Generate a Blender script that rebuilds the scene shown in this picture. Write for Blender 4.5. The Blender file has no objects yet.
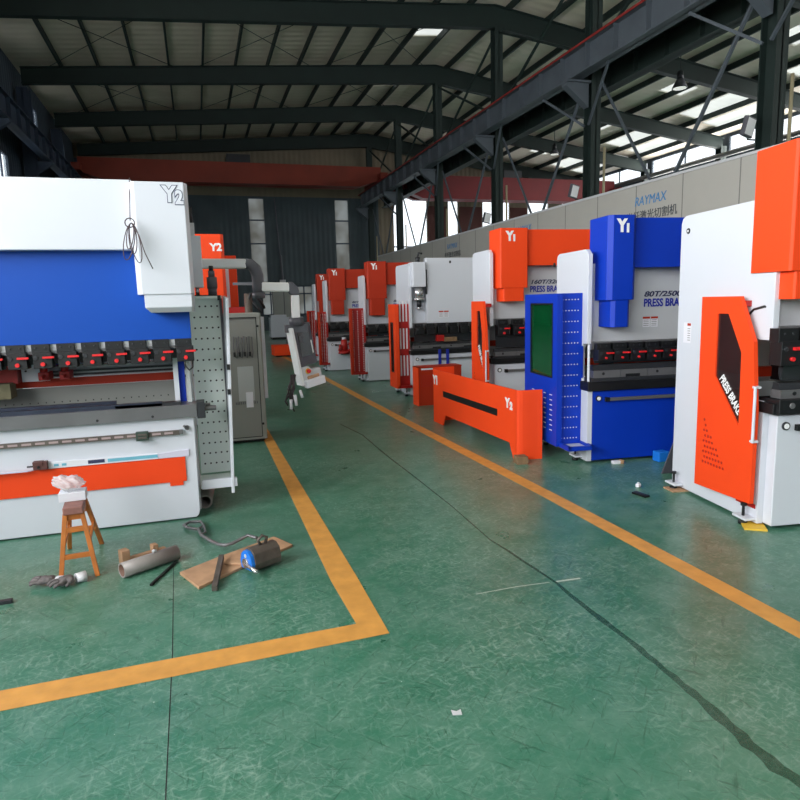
import bpy, bmesh, math, random
from mathutils import Vector, Matrix
random.seed(7)
SC = bpy.context.scene
COL = SC.collection

# ------------------------------------------------------------------ materials
def s2l(c):
    return tuple(((v/255)/12.92 if v/255 <= .04045 else (((v/255)+.055)/1.055)**2.4) for v in c)

def mat(name, rgb, rough=.5, metal=0., var=.0, vscale=3., bump=0., bscale=40., coat=0., emit=0., alpha=1., trans=0., spec=.5):
    m = bpy.data.materials.new(name); m.use_nodes = True
    nt = m.node_tree; b = nt.nodes['Principled BSDF']
    c = (*s2l(rgb), 1)
    b.inputs['Base Color'].default_value = c
    b.inputs['Roughness'].default_value = rough
    b.inputs['Metallic'].default_value = metal
    b.inputs['Coat Weight'].default_value = coat
    b.inputs['Specular IOR Level'].default_value = spec
    if trans: b.inputs['Transmission Weight'].default_value = trans
    if alpha < 1: b.inputs['Alpha'].default_value = alpha
    if emit:
        b.inputs['Emission Color'].default_value = c
        b.inputs['Emission Strength'].default_value = emit
    tc = nt.nodes.new('ShaderNodeTexCoord')
    if var:
        n = nt.nodes.new('ShaderNodeTexNoise'); n.inputs['Scale'].default_value = vscale; n.inputs['Detail'].default_value = 5
        nt.links.new(tc.outputs['Object'], n.inputs['Vector'])
        r = nt.nodes.new('ShaderNodeValToRGB')
        r.color_ramp.elements[0].position = .3; r.color_ramp.elements[1].position = .7
        r.color_ramp.elements[0].color = tuple(v*(1-var) for v in c[:3])+(1,)
        r.color_ramp.elements[1].color = tuple(min(1, v*(1+var)) for v in c[:3])+(1,)
        nt.links.new(n.outputs['Fac'], r.inputs['Fac']); nt.links.new(r.outputs['Color'], b.inputs['Base Color'])
    if bump:
        n2 = nt.nodes.new('ShaderNodeTexNoise'); n2.inputs['Scale'].default_value = bscale
        nt.links.new(tc.outputs['Object'], n2.inputs['Vector'])
        bp = nt.nodes.new('ShaderNodeBump'); bp.inputs['Strength'].default_value = bump; bp.inputs['Distance'].default_value = .01
        nt.links.new(n2.outputs['Fac'], bp.inputs['Height']); nt.links.new(bp.outputs['Normal'], b.inputs['Normal'])
    return m

def floor_mat():
    m = bpy.data.materials.new('green_epoxy'); m.use_nodes = True
    nt = m.node_tree; N = nt.nodes; L = nt.links; b = N['Principled BSDF']
    tc = N.new('ShaderNodeTexCoord')
    def noise(scale, det=6, stretch=None, rough=.6):
        mp = N.new('ShaderNodeMapping'); L.new(tc.outputs['Object'], mp.inputs['Vector'])
        if stretch: mp.inputs['Scale'].default_value = stretch[0]; mp.inputs['Rotation'].default_value = (0, 0, stretch[1])
        n = N.new('ShaderNodeTexNoise'); n.inputs['Scale'].default_value = scale; n.inputs['Detail'].default_value = det
        n.inputs['Roughness'].default_value = rough
        L.new(mp.outputs['Vector'], n.inputs['Vector']); return n
    def ramp(src, p0, c0, p1, c1):
        r = N.new('ShaderNodeValToRGB'); r.color_ramp.elements[0].position = p0; r.color_ramp.elements[1].position = p1
        r.color_ramp.elements[0].color = c0; r.color_ramp.elements[1].color = c1
        L.new(src, r.inputs['Fac']); return r
    def mix(fac, a, bb, bt='MIX'):
        x = N.new('ShaderNodeMix'); x.data_type = 'RGBA'; x.blend_type = bt
        if hasattr(fac, 'is_linked') or hasattr(fac, 'node'): L.new(fac, x.inputs[0])
        else: x.inputs[0].default_value = fac
        for i, v in ((6, a), (7, bb)):
            if hasattr(v, 'node'): L.new(v, x.inputs[i])
            else: x.inputs[i].default_value = v
        return x
    k = lambda rgb: (*s2l(rgb), 1)
    base = ramp(noise(.55).outputs['Fac'], .35, k((46, 106, 82)), .68, k((68, 124, 102)))
    mid = ramp(noise(5, 8).outputs['Fac'], .42, (0, 0, 0, 1), .75, (.55, .55, .55, 1))
    c1 = mix(mid.outputs['Color'], base.outputs['Color'], k((112, 146, 130)))
    # scuffs and scratches in many directions, pale and dark
    prev = c1
    def scratch(ang, sc, ratio, seed):
        mp = N.new('ShaderNodeMapping'); mp.vector_type = 'TEXTURE'; L.new(tc.outputs['Object'], mp.inputs['Vector'])
        mp.inputs['Rotation'].default_value = (0, 0, ang); mp.inputs['Scale'].default_value = (ratio, 1, 1); mp.inputs['Location'].default_value = (seed*7.3, seed*3.1, 0)
        n = N.new('ShaderNodeTexNoise'); n.inputs['Scale'].default_value = sc; n.inputs['Detail'].default_value = 4; n.inputs['Roughness'].default_value = .62
        n.inputs['Distortion'].default_value = .15
        L.new(mp.outputs['Vector'], n.inputs['Vector']); return n
    patch = ramp(noise(.9, 5).outputs['Fac'], .38, (.15, .15, .15, 1), .66, (1, 1, 1, 1))
    for ang, sc, ra, th in ((.45, 50, 4, .54), (-.7, 60, 5, .55), (1.35, 46, 4, .55), (-1.3, 64, 6, .56), (.1, 44, 4, .55), (.75, 90, 12, .60), (-.55, 100, 14, .60)):
        r = ramp(scratch(ang, sc, ra, ang*3+sc).outputs['Fac'], th, (0, 0, 0, 1), th+.2, (.62, .62, .62, 1))
        f = N.new('ShaderNodeMath'); f.operation = 'MULTIPLY'; L.new(r.outputs['Color'], f.inputs[0]); L.new(patch.outputs['Color'], f.inputs[1])
        prev = mix(f.outputs[0], prev.outputs[2], k((158, 182, 170)))
    for ang, sc, ra, th in ((.8, 40, 8, .60), (-.9, 44, 10, .60), (-.3, 50, 7, .61), (1.5, 56, 7, .61)):
        r = ramp(scratch(ang, sc, ra, ang*5+sc).outputs['Fac'], th, (0, 0, 0, 1), th+.12, (.6, .6, .6, 1))
        prev = mix(r.outputs['Color'], prev.outputs[2], k((20, 72, 52)))
    # small pale flakes
    fl = ramp(noise(38, 2).outputs['Fac'], .77, (0, 0, 0, 1), .79, (.9, .9, .9, 1))
    prev = mix(fl.outputs['Color'], prev.outputs[2], k((196, 210, 200)))
    w = ramp(noise(.35, 4).outputs['Fac'], .5, (0, 0, 0, 1), .72, (.5, .5, .5, 1))
    prev = mix(w.outputs['Color'], prev.outputs[2], k((86, 112, 106)))
    L.new(prev.outputs[2], b.inputs['Base Color'])
    rr = N.new('ShaderNodeMapRange'); rr.inputs['To Min'].default_value = .2; rr.inputs['To Max'].default_value = .42
    L.new(noise(2.2, 8).outputs['Fac'], rr.inputs['Value']); L.new(rr.outputs['Result'], b.inputs['Roughness'])
    bp = N.new('ShaderNodeBump'); bp.inputs['Strength'].default_value = .22; bp.inputs['Distance'].default_value = .004
    L.new(noise(14, 6).outputs['Fac'], bp.inputs['Height']); L.new(bp.outputs['Normal'], b.inputs['Normal'])
    b.inputs['Specular IOR Level'].default_value = .55
    return m

def sheet_mat(name, rgb, rgb2, axis, scale, translucent=0., rough=.6, clear=.45):
    """ribbed metal or plastic sheeting: the ribs run as a wave bump"""
    m = bpy.data.materials.new(name); m.use_nodes = True
    nt = m.node_tree; N = nt.nodes; L = nt.links; b = N['Principled BSDF']
    b.inputs['Roughness'].default_value = rough
    tc = N.new('ShaderNodeTexCoord')
    wv = N.new('ShaderNodeTexWave'); wv.bands_direction = axis; wv.inputs['Scale'].default_value = scale; wv.inputs['Distortion'].default_value = 0
    L.new(tc.outputs['Object'], wv.inputs['Vector'])
    bp = N.new('ShaderNodeBump'); bp.inputs['Strength'].default_value = .6; bp.inputs['Distance'].default_value = .03
    L.new(wv.outputs['Fac'], bp.inputs['Height']); L.new(bp.outputs['Normal'], b.inputs['Normal'])
    n = N.new('ShaderNodeTexNoise'); n.inputs['Scale'].default_value = .8; L.new(tc.outputs['Object'], n.inputs['Vector'])
    r = N.new('ShaderNodeValToRGB'); r.color_ramp.elements[0].position = .35; r.color_ramp.elements[1].position = .65
    r.color_ramp.elements[0].color = (*s2l(rgb), 1); r.color_ramp.elements[1].color = (*s2l(rgb2), 1)
    L.new(n.outputs['Fac'], r.inputs['Fac']); L.new(r.outputs['Color'], b.inputs['Base Color'])
    if translucent:
        t = N.new('ShaderNodeBsdfTranslucent'); L.new(r.outputs['Color'], t.inputs['Color'])
        tr = N.new('ShaderNodeBsdfTransparent')
        mx = N.new('ShaderNodeMixShader'); mx.inputs[0].default_value = translucent
        mx2 = N.new('ShaderNodeMixShader'); mx2.inputs[0].default_value = clear
        L.new(t.outputs[0], mx2.inputs[1]); L.new(tr.outputs[0], mx2.inputs[2])
        L.new(b.outputs[0], mx.inputs[1]); L.new(mx2.outputs[0], mx.inputs[2])
        L.new(mx.outputs[0], N['Material Output'].inputs['Surface'])
    return m

WHITE = mat('white_paint', (209, 213, 222), .38, coat=.2, bump=.02, bscale=30)
GREYW = mat('pale_grey_paint', (196, 198, 202), .42, coat=.1)
LGREY = mat('light_grey_paint', (176, 180, 180), .5)
ORANGE = mat('orange_red_paint', (240, 72, 26), .5, spec=.25, var=.02)
RED = mat('red_paint', (176, 48, 22), .5, spec=.25)
DRED = mat('deep_red_paint', (168, 24, 20), .45)
BLUE = mat('blue_paint', (0, 72, 172), .5, spec=.3)
DBLUE = mat('navy_blue_paint', (0, 52, 176), .5, spec=.3)
BLACK = mat('black_plastic', (18, 19, 22), .45)
DARK = mat('dark_steel', (52, 54, 58), .42, metal=.35, var=.15)
MIDG = mat('grey_steel', (112, 112, 114), .4, metal=.4, var=.12)
CHROME = mat('bright_steel', (205, 205, 208), .22, metal=.85)
HOLE = mat('dark_hole', (40, 44, 44), .8)
HOLEW = mat('pale_slot', (215, 215, 220), .7)
LEVER = mat('red_lever', (226, 36, 40), .4)
INK = mat('dark_lettering', (50, 54, 88), .5)
INKB = mat('blue_lettering', (26, 44, 160), .5)
INKW = mat('white_lettering', (238, 238, 240), .5)
SIGNB = mat('sky_blue_lettering', (60, 132, 190), .5)
SIGNG = mat('grey_lettering', (70, 76, 82), .5)
GREYL = mat('grey_plastic', (84, 84, 92), .5)
SILVER = mat('silver_tube', (205, 207, 208), .35, metal=.25)
CABG = mat('cabinet_grey', (150, 152, 146), .5, var=.03)
PERF = mat('pale_green_grey_paint', (222, 232, 226), .45)
GLASS = mat('green_filter_pane', (8, 70, 36), .06, coat=1.)
GLASSD = mat('smoked_pane', (44, 32, 34), .12, coat=.5)
STEELG = mat('dark_green_steel', (24, 40, 37), .65, var=.15, vscale=1.5)
STEELB = mat('slate_blue_steel', (84, 92, 100), .6, var=.12, vscale=2)
STEELN = mat('navy_steel', (54, 66, 84), .6, var=.12)
RAILR = mat('red_rail_paint', (140, 40, 36), .6)
CRANE = mat('crane_orange', (132, 46, 26), .6, var=.12, vscale=1)
CRANE2 = mat('crane_crimson', (122, 24, 30), .6, var=.12, vscale=1)
PARTW = mat('partition_grey', (172, 170, 164), .6, var=.02)
SEAM = mat('panel_seam', (120, 120, 116), .7)
YELLOW = mat('yellow_floor_paint', (206, 148, 72), .5, var=.12, vscale=9, bump=.1)
WOOD = mat('orange_wood', (192, 112, 48), .5, var=.18, vscale=12)
WOODR = mat('worn_red_wood', (140, 96, 88), .6, var=.2, vscale=14)
WOODP = mat('pale_board_wood', (178, 140, 108), .7, var=.2, vscale=9)
WOODB = mat('brown_block_wood', (126, 100, 72), .75, var=.2, vscale=20)
PIPE = mat('grey_pipe', (148, 142, 138), .45, metal=.2, var=.12, vscale=8)
PIPEI = mat('brown_bore', (110, 80, 66), .7)
GLOVE = mat('grey_glove_knit', (110, 104, 104), .9, var=.35, vscale=30, bump=.5, bscale=90)
GLOVEW = mat('white_glove_cuff', (210, 210, 214), .9, var=.1, vscale=40, bump=.4, bscale=90)
CARD = mat('white_carton', (226, 226, 234), .6)
FILM = mat('clear_film', (235, 238, 242), .15, alpha=.5, bump=.9, bscale=22)
CYAN = mat('cyan_tape', (110, 178, 200), .5)
LAV = mat('lavender_paper', (206, 204, 222), .6)
MBLUE = mat('bright_blue_paint', (28, 118, 216), .35, coat=.2)
IRON = mat('dull_iron', (98, 90, 84), .5, metal=.4, var=.2, vscale=15)
SCREEN = mat('dark_screen', (34, 40, 36), .08, coat=.5)
TAPE = mat('yellow_pad', (226, 184, 60), .6)
FLOOR = floor_mat()
ROOF = sheet_mat('cream_roof_sheet', (236, 224, 204), (224, 212, 190), 'Y', .7)
SKYL = sheet_mat('skylight_sheet', (226, 226, 216), (214, 214, 206), 'Y', .7, translucent=.75)
WALLD = sheet_mat('slate_wall_sheet', (66, 80, 86), (58, 70, 76), 'X', 1.0)
WALLS = sheet_mat('slate_side_sheet', (56, 68, 80), (48, 60, 72), 'Y', 1.0)
CREAMW = sheet_mat('cream_wall_sheet', (124, 112, 92), (112, 102, 84), 'X', 1.0)
FARW = sheet_mat('translucent_strip_sheet', (150, 152, 150), (112, 110, 102), 'X', 1.0, translucent=.85, clear=.12)
PANE = sheet_mat('window_pane', (222, 228, 232), (214, 222, 228), 'Z', .2, translucent=.95, rough=.2, clear=.8)
LAMPM = mat('lamp_face', (250, 250, 240), .4, emit=.6)

# ------------------------------------------------------------------ mesh builder
class MB:
    def __init__(s, *mats): s.bm = bmesh.new(); s.mats = list(mats); s.mi = 0
    def m(s, material):
        if material not in s.mats: s.mats.append(material)
        s.mi = s.mats.index(material); return s
    def _f(s, vs):
        try:
            f = s.bm.faces.new(vs); f.material_index = s.mi; return f
        except ValueError: return None
    def hexa(s, p):
        v = [s.bm.verts.new(q) for q in p]
        for i in ((0, 3, 2, 1), (4, 5, 6, 7), (0, 1, 5, 4), (1, 2, 6, 5), (2, 3, 7, 6), (3, 0, 4, 7)): s._f([v[j] for j in i])
        return s
    def box(s, x0, x1, y0, y1, z0, z1):
        x0, x1 = sorted((x0, x1)); y0, y1 = sorted((y0, y1)); z0, z1 = sorted((z0, z1))
        return s.hexa([(x0, y0, z0), (x1, y0, z0), (x1, y1, z0), (x0, y1, z0), (x0, y0, z1), (x1, y0, z1), (x1, y1, z1), (x0, y1, z1)])
    def prism(s, poly, ax, a, b):
        """poly in the two other axes, extruded from a to b along ax"""
        def P(u, v, w): return {'x': (w, u, v), 'y': (u, w, v), 'z': (u, v, w)}[ax]
        A = [s.bm.verts.new(P(u, v, a)) for u, v in poly]; B = [s.bm.verts.new(P(u, v, b)) for u, v in poly]
        s._f(A); s._f(B[::-1]); n = len(poly)
        for i in range(n): s._f([A[i], A[(i+1) % n], B[(i+1) % n], B[i]])
        return s
    def ring(s, outer, inner, ax, a, b):
        """plate with an opening: matching outer and inner outlines"""
        def P(u, v, w): return {'x': (w, u, v), 'y': (u, w, v), 'z': (u, v, w)}[ax]
        n = len(outer)
        V = [[s.bm.verts.new(P(u, v, w)) for u, v in pl] for pl in (outer, inner) for w in (a, b)]
        for i in range(n):
            j = (i+1) % n
            s._f([V[0][i], V[0][j], V[2][j], V[2][i]]); s._f([V[1][i], V[3][i], V[3][j], V[1][j]])
            s._f([V[0][i], V[1][i], V[1][j], V[0][j]]); s._f([V[2][i], V[2][j], V[3][j], V[3][i]])
        return s
    def cyl(s, p0, p1, r0, r1=None, n=16, cap=True):
        r1 = r0 if r1 is None else r1
        p0, p1 = Vector(p0), Vector(p1); d = (p1-p0).normalized()
        u = d.orthogonal().normalized(); w = d.cross(u)
        A, B = [], []
        for i in range(n):
            t = 2*math.pi*i/n; e = u*math.cos(t)+w*math.sin(t)
            A.append(s.bm.verts.new(p0+e*r0)); B.append(s.bm.verts.new(p1+e*r1))
        for i in range(n):
            f = s._f([A[i], A[(i+1) % n], B[(i+1) % n], B[i]])
            if f and n > 8: f.smooth = True
        if cap: s._f(A[::-1]); s._f(B)
        return s
    def pipe(s, p0, p1, r, ri, n=24):
        p0, p1 = Vector(p0), Vector(p1); d = (p1-p0).normalized(); u = d.orthogonal().normalized(); w = d.cross(u)
        R = []
        for p, q in ((p0, r), (p1, r), (p1, ri), (p0, ri)):
            R.append([s.bm.verts.new(p+(u*math.cos(2*math.pi*i/n)+w*math.sin(2*math.pi*i/n))*q) for i in range(n)])
        for k in range(4):
            for i in range(n):
                f = s._f([R[k][i], R[k][(i+1) % n], R[(k+1) % 4][(i+1) % n], R[(k+1) % 4][i]])
                if f and k in (0, 2): f.smooth = True
        return s
    def tube(s, pts, r, n=8, closed=False):
        pts = [Vector(p) for p in pts]; N = len(pts); rs = r if isinstance(r, (list, tuple)) else [r]*N
        rings = []; up = None
        for i, p in enumerate(pts):
            a = pts[i-1] if (i or closed) else p; b = pts[(i+1) % N] if (i < N-1 or closed) else p
            d = (b-a).normalized()
            if up is None: up = d.orthogonal().normalized()
            up = (up - d*up.dot(d)).normalized(); w = d.cross(up)
            rings.append([s.bm.verts.new(p+(up*math.cos(2*math.pi*k/n)+w*math.sin(2*math.pi*k/n))*rs[i]) for k in range(n)])
        for i in range(N if closed else N-1):
            A, B = rings[i], rings[(i+1) % N]
            for k in range(n):
                f = s._f([A[k], A[(k+1) % n], B[(k+1) % n], B[k]])
                if f: f.smooth = True
        if not closed: s._f(rings[0][::-1]); s._f(rings[-1])
        return s
    def bar(s, p0, p1, w, h):
        """rectangular bar between two points; w across, h upward"""
        p0, p1 = Vector(p0), Vector(p1); d = (p1-p0).normalized()
        up = Vector((0, 0, 1)) if abs(d.z) < .95 else Vector((0, 1, 0))
        x = d.cross(up).normalized(); u = x.cross(d)
        q = []
        for p in (p0, p1):
            q += [p-x*w/2-u*h/2, p+x*w/2-u*h/2, p+x*w/2+u*h/2, p-x*w/2+u*h/2]
        return s.hexa(q)
    def dots(s, x0, x1, z0, z1, nx, nz, y, r, n=6):
        """small discs on a plate facing -y"""
        for i in range(nx):
            for j in range(nz):
                cx = x0+(x1-x0)*i/max(1, nx-1); cz = z0+(z1-z0)*j/max(1, nz-1)
                s._f([s.bm.verts.new((cx+r*math.cos(2*math.pi*k/n), y, cz+r*math.sin(2*math.pi*k/n))) for k in range(n)])
        return s
    def build(s, name, mt=None, parent=None, bevel=0., loc=None, rz=0.):
        mts = ([mt] if mt else []) + s.mats if not s.mats or mt else s.mats
        if mt and mt in s.mats: mts = s.mats
        bmesh.ops.recalc_face_normals(s.bm, faces=s.bm.faces)
        me = bpy.data.meshes.new(name); s.bm.to_mesh(me); s.bm.free()
        for q in mts: me.materials.append(q)
        o = bpy.data.objects.new(name, me); COL.objects.link(o)
        if parent: o.parent = parent
        if loc is not None: o.location = loc
        o.rotation_euler.z = rz
        if bevel:
            b = o.modifiers.new('bevel', 'BEVEL'); b.width = bevel; b.segments = 2; b.limit_method = 'ANGLE'; b.angle_limit = .6
        return o

def tag(o, label, cat, group=None):
    o['label'] = label; o['category'] = cat
    if group: o['group'] = group
    return o
def struct(o): o['kind'] = 'structure'; return o
def empty(name, loc=(0, 0, 0), rz=0., label=None, cat=None, group=None):
    o = bpy.data.objects.new(name, None); COL.objects.link(o); o.location = loc; o.rotation_euler.z = rz; o.empty_display_size = .2
    if label: tag(o, label, cat, group)
    return o
def clone(o, parent=None):
    c = o.copy(); COL.objects.link(c); c.parent = parent
    for ch in o.children: clone(ch, c)
    return c

FRONT = Matrix(((1, 0, 0), (0, 0, -1), (0, 1, 0)))          # lettering that faces -y
LEFTF = Matrix(((0, 0, -1), (-1, 0, 0), (0, 1, 0)))         # lettering that faces -x
def text(body, size, material, parent, loc, rot=FRONT, name='lettering', bold=.0, sx=1., spin=0., shear=0., outline=None, align='CENTER'):
    cu = bpy.data.curves.new('t', 'FONT'); cu.body = body; cu.size = size; cu.align_x = align; cu.align_y = 'CENTER'
    cu.extrude = .0015; cu.offset = bold; cu.shear = shear; cu.resolution_u = 3
    tmp = bpy.data.objects.new('t', cu); COL.objects.link(tmp)
    bpy.context.view_layer.update()
    dg = bpy.context.evaluated_depsgraph_get()
    me = bpy.data.meshes.new_from_object(tmp.evaluated_get(dg))
    bpy.data.objects.remove(tmp); bpy.data.curves.remove(cu)
    me.materials.clear(); me.materials.append(material); me.name = name
    T = rot.to_4x4() @ Matrix.Rotation(spin, 4, 'Z') @ Matrix.Diagonal((sx, 1, 1, 1))
    me.transform(T)
    o = bpy.data.objects.new(name, me); COL.objects.link(o); o.parent = parent; o.location = loc
    return o

# ------------------------------------------------------------------ the hall
XL, XC, XR = -5.7, 10.84, 26.8
Y0, Y1 = -14., 41.
def roof_z(x, below=0.):
    return (10.77 + (x-XL)*(12.09-10.77)/(XC-XL) if x < XC else 12.09 + (x-XC)*(9.77-12.09)/(XR-XC)) - below

struct(MB().box(XL-.5, XR+.5, Y0, Y1, -.2, 0).build('floor', FLOOR))
# expansion joint cut and oil trail in the floor coating
struct(MB().prism([(-.20, -1), (-.213, 2.), (-.223, 3.), (-.252, 4.1), (-.249, 4.1), (-.219, 3.), (-.209, 2.), (-.196, -1)], 'z', .0004, .0012).build('trim_1', HOLE))

def sheet(x0, x1, y0, y1, up):
    z0, z1 = roof_z(x0)+up, roof_z(x1)+up
    return [(x0, y0, z0), (x1, y0, z1), (x1, y1, z1), (x0, y1, z0), (x0, y0, z0+.06), (x1, y0, z1+.06), (x1, y1, z1+.06), (x0, y1, z0+.06)]
# skylight patches are gaps of the roof sheet filled with translucent sheet
patches = []
for xa, ww, y_a, y_b in ((8.9, 1.1, 1.8, 3.4), (20.6, 1.2, 2.2, 3.4), (23.2, 1.2, .8, 5.2), (24.9, 1.5, .5, 5.5)):
    for k in range(7):
        yb = -1.6+6*k
        patches.append((xa, xa+ww, yb+y_a, yb+y_b))
def cells(u0, u1, v0, v1, holes):
    us = sorted({u0, u1, *[h[0] for h in holes], *[h[1] for h in holes]}); vs = sorted({v0, v1, *[h[2] for h in holes], *[h[3] for h in holes]})
    for a, b in zip(us, us[1:]):
        for c, d in zip(vs, vs[1:]):
            if not any(h[0] <= a and b <= h[1] and h[2] <= c and d <= h[3] for h in holes): yield a, b, c, d
roof = MB(ROOF)
for x0, x1 in ((XL-.6, XC), (XC, XR+.6)):
    hs = [p for p in patches if x0 <= p[0] < x1]
    for a, b, c, d in cells(x0, x1, Y0, Y1+.3, hs): roof.hexa(sheet(a, b, c, d, 0))
struct(roof.build('ceiling'))
for i, (a, b, c, d) in enumerate(patches):
    struct(MB(SKYL).hexa(sheet(a, b, c, d, .01)).build('window_%d' % (i+100)))

def wall_x(name, x, t, y0, y1, z0, z1, holes, m):
    w = MB(m)
    for a, b, c, d in cells(y0, y1, z0, z1, holes): w.box(x, x+t, a, b, c, d)
    return struct(w.build(name))
def wall_y(name, y, t, x0, x1, z0, z1, holes, m):
    w = MB(m)
    for a, b, c, d in cells(x0, x1, z0, z1, holes): w.box(a, b, y, y+t, c, d)
    return struct(w.build(name))
BAYS = [-1.6+6*k for k in range(-1, 7)]                        # frame lines  -7.6 ... 34.4
ROWS = [-7.6+6*k for k in range(9)]                            # -7.6 ... 40.4
# left wall: near windows are wide, far ones are slits
lh = [(y+.6, y+5.4, 2.2, 6.8) for y in [-13.6]+ROWS[:4]] + [(y+3., y+3.7, 8.3, 10.) for y in ROWS[4:8]] + [(y+2.6, y+4., 3.2, 7.) for y in ROWS[4:8]]
wall_x('wall_left', XL-.35, .15, Y0, Y1, 0, 10.74, lh, WALLS)
wall_y('wall_front', Y0-.15, .15, XL-.3, XR+.3, 0, 9.6, [(1., 7., 0, 5.)], WALLS)
n = 1
def window_x(i, x, a, b, c, d, mull=1, fm=STEELN):
    w = struct(MB(PANE).box(x, x+.01, a, b, c, d).build('window_%d' % i))
    f = MB(fm)
    for yy in [a+(b-a)*(k)/(mull+1) for k in range(1, mull+1)]: f.box(x-.03, x+.05, yy-.03, yy+.03, c, d)
    for zz in ((c, (c+d)/2, d) if d-c > 2 else (c, d)): f.box(x-.03, x+.05, a, b, zz-.03, zz+.03)
    f.build('window_frame', None, w)
for (a, b, c, d) in lh: window_x(n, XL-.28, a, b, c, d); n += 1
# right wall: ribbon window below the eave, and side windows
rh = [(y+.2, y+5.8, 8.85, 9.6) for y in ROWS[:8]] + [(y+.6, y+5.4, 2., 6.6) for y in ROWS[:8]]
wall_x('wall_right', XR+.2, .15, Y0, Y1, 0, 9.75, rh, WALLS)
for zz_, rr_, lb_ in ((8.55, .12, 'thick grey duct along the right wall below the ribbon window'), (8.25, .06, 'thin grey pipe along the right wall below the thick duct')):
    tag(MB(mat('duct_grey', (96, 96, 94), .5)).cyl((XR-.5, 4, zz_), (XR-.5, 40, zz_), rr_, n=12).build('wall_pipe'), lb_, 'pipe')
for (a, b, c, d) in rh: window_x(n, XR+.25, a, b, c, d, 1); n += 1
# far wall
fh = [(3.45, 4.35, 2.75, 8.05), (8.75, 9.6, 2.75, 8.05), (3.95, 7.6, .95, 2.7), (12.6, 14.9, 1.2, 8.2), (16.4, 17.1, 1.2, 8.2),
      (18.9, 20.9, 1.2, 8.2), (22.3, 23.9, 1.2, 8.2), (25., 26.2, 1.2, 8.2)]
w = MB(WALLD)
for a, b, c, d in cells(XL-.3, 11.6, 0, 8.1, [h for h in fh if h[1] < 11]): w.box(a, b, Y1, Y1+.15, c, d)
w.m(CREAMW)
for a, b, c, d in cells(11.6, XR+.3, 0, 8.3, [h for h in fh if h[0] > 11]): w.box(a, b, Y1, Y1+.15, c, d)
w.prism([(XL-.3, 8.1), (11.6, 8.1), (11.6, 8.3), (XR+.3, 8.3), (XR+.3, 9.74), (XC, 12.09), (XL-.3, 10.75)], 'y', Y1, Y1+.15)
struct(w.build('wall_back'))
for i, (a, b, c, d) in enumerate(fh):
    w = struct(MB(FARW if i < 3 else PANE).box(a, b, Y1+.06, Y1+.07, c, d).build('window_%d' % n)); n += 1
    f = MB(STEELN)
    for zz in ([2.75, 5.3, 6.7, 8.0] if i < 2 else [c, (c+d)/2+.4, d]): f.box(a, b, Y1, Y1+.05, zz-.04, zz+.04)
    if i == 2:
        for k in range(8): f.box(a+(b-a)*k/7-.04, a+(b-a)*k/7+.04, Y1, Y1+.05, c, d)
    f.build('window_frame', None, w)
# dark red cladding posts between the bright far windows
for a, b in ((14.95, 16.3), (17.2, 18.8), (20.95, 22.2), (24., 24.9)):
    struct(MB(mat('maroon_cladding', (82, 40, 34), .7)).box(a, b, Y1-.06, Y1-.002, 0, 7.7).build('trim_%d' % (int(a))))
# low door in the far wall
d = struct(MB(GREYL).box(4.55, 6.0, Y1-.06, Y1-.005, 0, 2.6).build('door_1', bevel=.01))
MB(CABG).box(4.6, 5.25, Y1-.09, Y1-.05, .05, 2.5).box(5.3, 5.95, Y1-.09, Y1-.05, .05, 2.5).build('door_leaf', None, d)

# ------------------------------------------------------------------ steel frame
def i_beam(mb, p0, p1, w, h, t=.03):
    p0, p1 = Vector(p0), Vector(p1)
    up = Vector((0, 0, 1))
    mb.bar(p0+up*(h/2-t/2), p1+up*(h/2-t/2), w, t); mb.bar(p0-up*(h/2-t/2), p1-up*(h/2-t/2), w, t); mb.bar(p0, p1, t, h-2*t)

raf_names = ['dark green roof rafter, first across the top edge', 'dark green roof rafter, second from the top of the photo', 'dark green roof rafter, third from the top of the photo', 'dark green roof rafter nearest the far wall']
for k, y in enumerate(ROWS):
    if k < 4: continue
    r = MB(STEELG)
    for (xa, xb) in ((XL+.1, XC), (XC, XR)):
        za, zb = roof_z(xa), roof_z(xb)
        ha, hb = .56, (.74 if xb == XC else .56)
        if xa == XC: ha = .74
        r.hexa([(xa, y-.015, za-.25-ha), (xb, y-.015, zb-.25-hb), (xb, y+.015, zb-.25-hb), (xa, y+.015, za-.25-ha), (xa, y-.015, za-.25), (xb, y-.015, zb-.25), (xb, y+.015, zb-.25), (xa, y+.015, za-.25)])
        for dz, hh in ((-.25, 0), (-.25, 1)):
            oa, ob = (ha if hh else 0), (hb if hh else 0)
            r.hexa([(xa, y-.13, za+dz-oa-.015), (xb, y-.13, zb+dz-ob-.015), (xb, y+.13, zb+dz-ob-.015), (xa, y+.13, za+dz-oa-.015),
                    (xa, y-.13, za+dz-oa+.015), (xb, y-.13, zb+dz-ob+.015), (xb, y+.13, zb+dz-ob+.015), (xa, y+.13, za+dz-oa+.015)])
    o = r.build('roof_rafter')
    lab = {5: raf_names[0], 6: raf_names[1], 7: raf_names[2], 8: raf_names[3]}.get(k, 'dark green roof rafter showing only at the top right corner')
    tag(o, lab, 'rafter', 'steel roof rafters')
def purlin(x):
    z = roof_z(x)-.13
    return MB(STEELG).box(x-.035, x+.035, Y0, Y1, z-.12, z+.115).build('roof_purlin')
k = 0
for x in [XL+1.47+1.29*i for i in range(12)]:
    tag(purlin(x), 'thin dark purlin running lengthwise under the cream roof left of the ridge', 'purlin', 'purlins of the left roof slope')
for x in [XC+.6+1.6*i for i in range(10)]:
    tag(purlin(x), 'thin dark purlin running lengthwise under the roof right of the ridge', 'purlin', 'purlins of the right roof slope')
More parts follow.
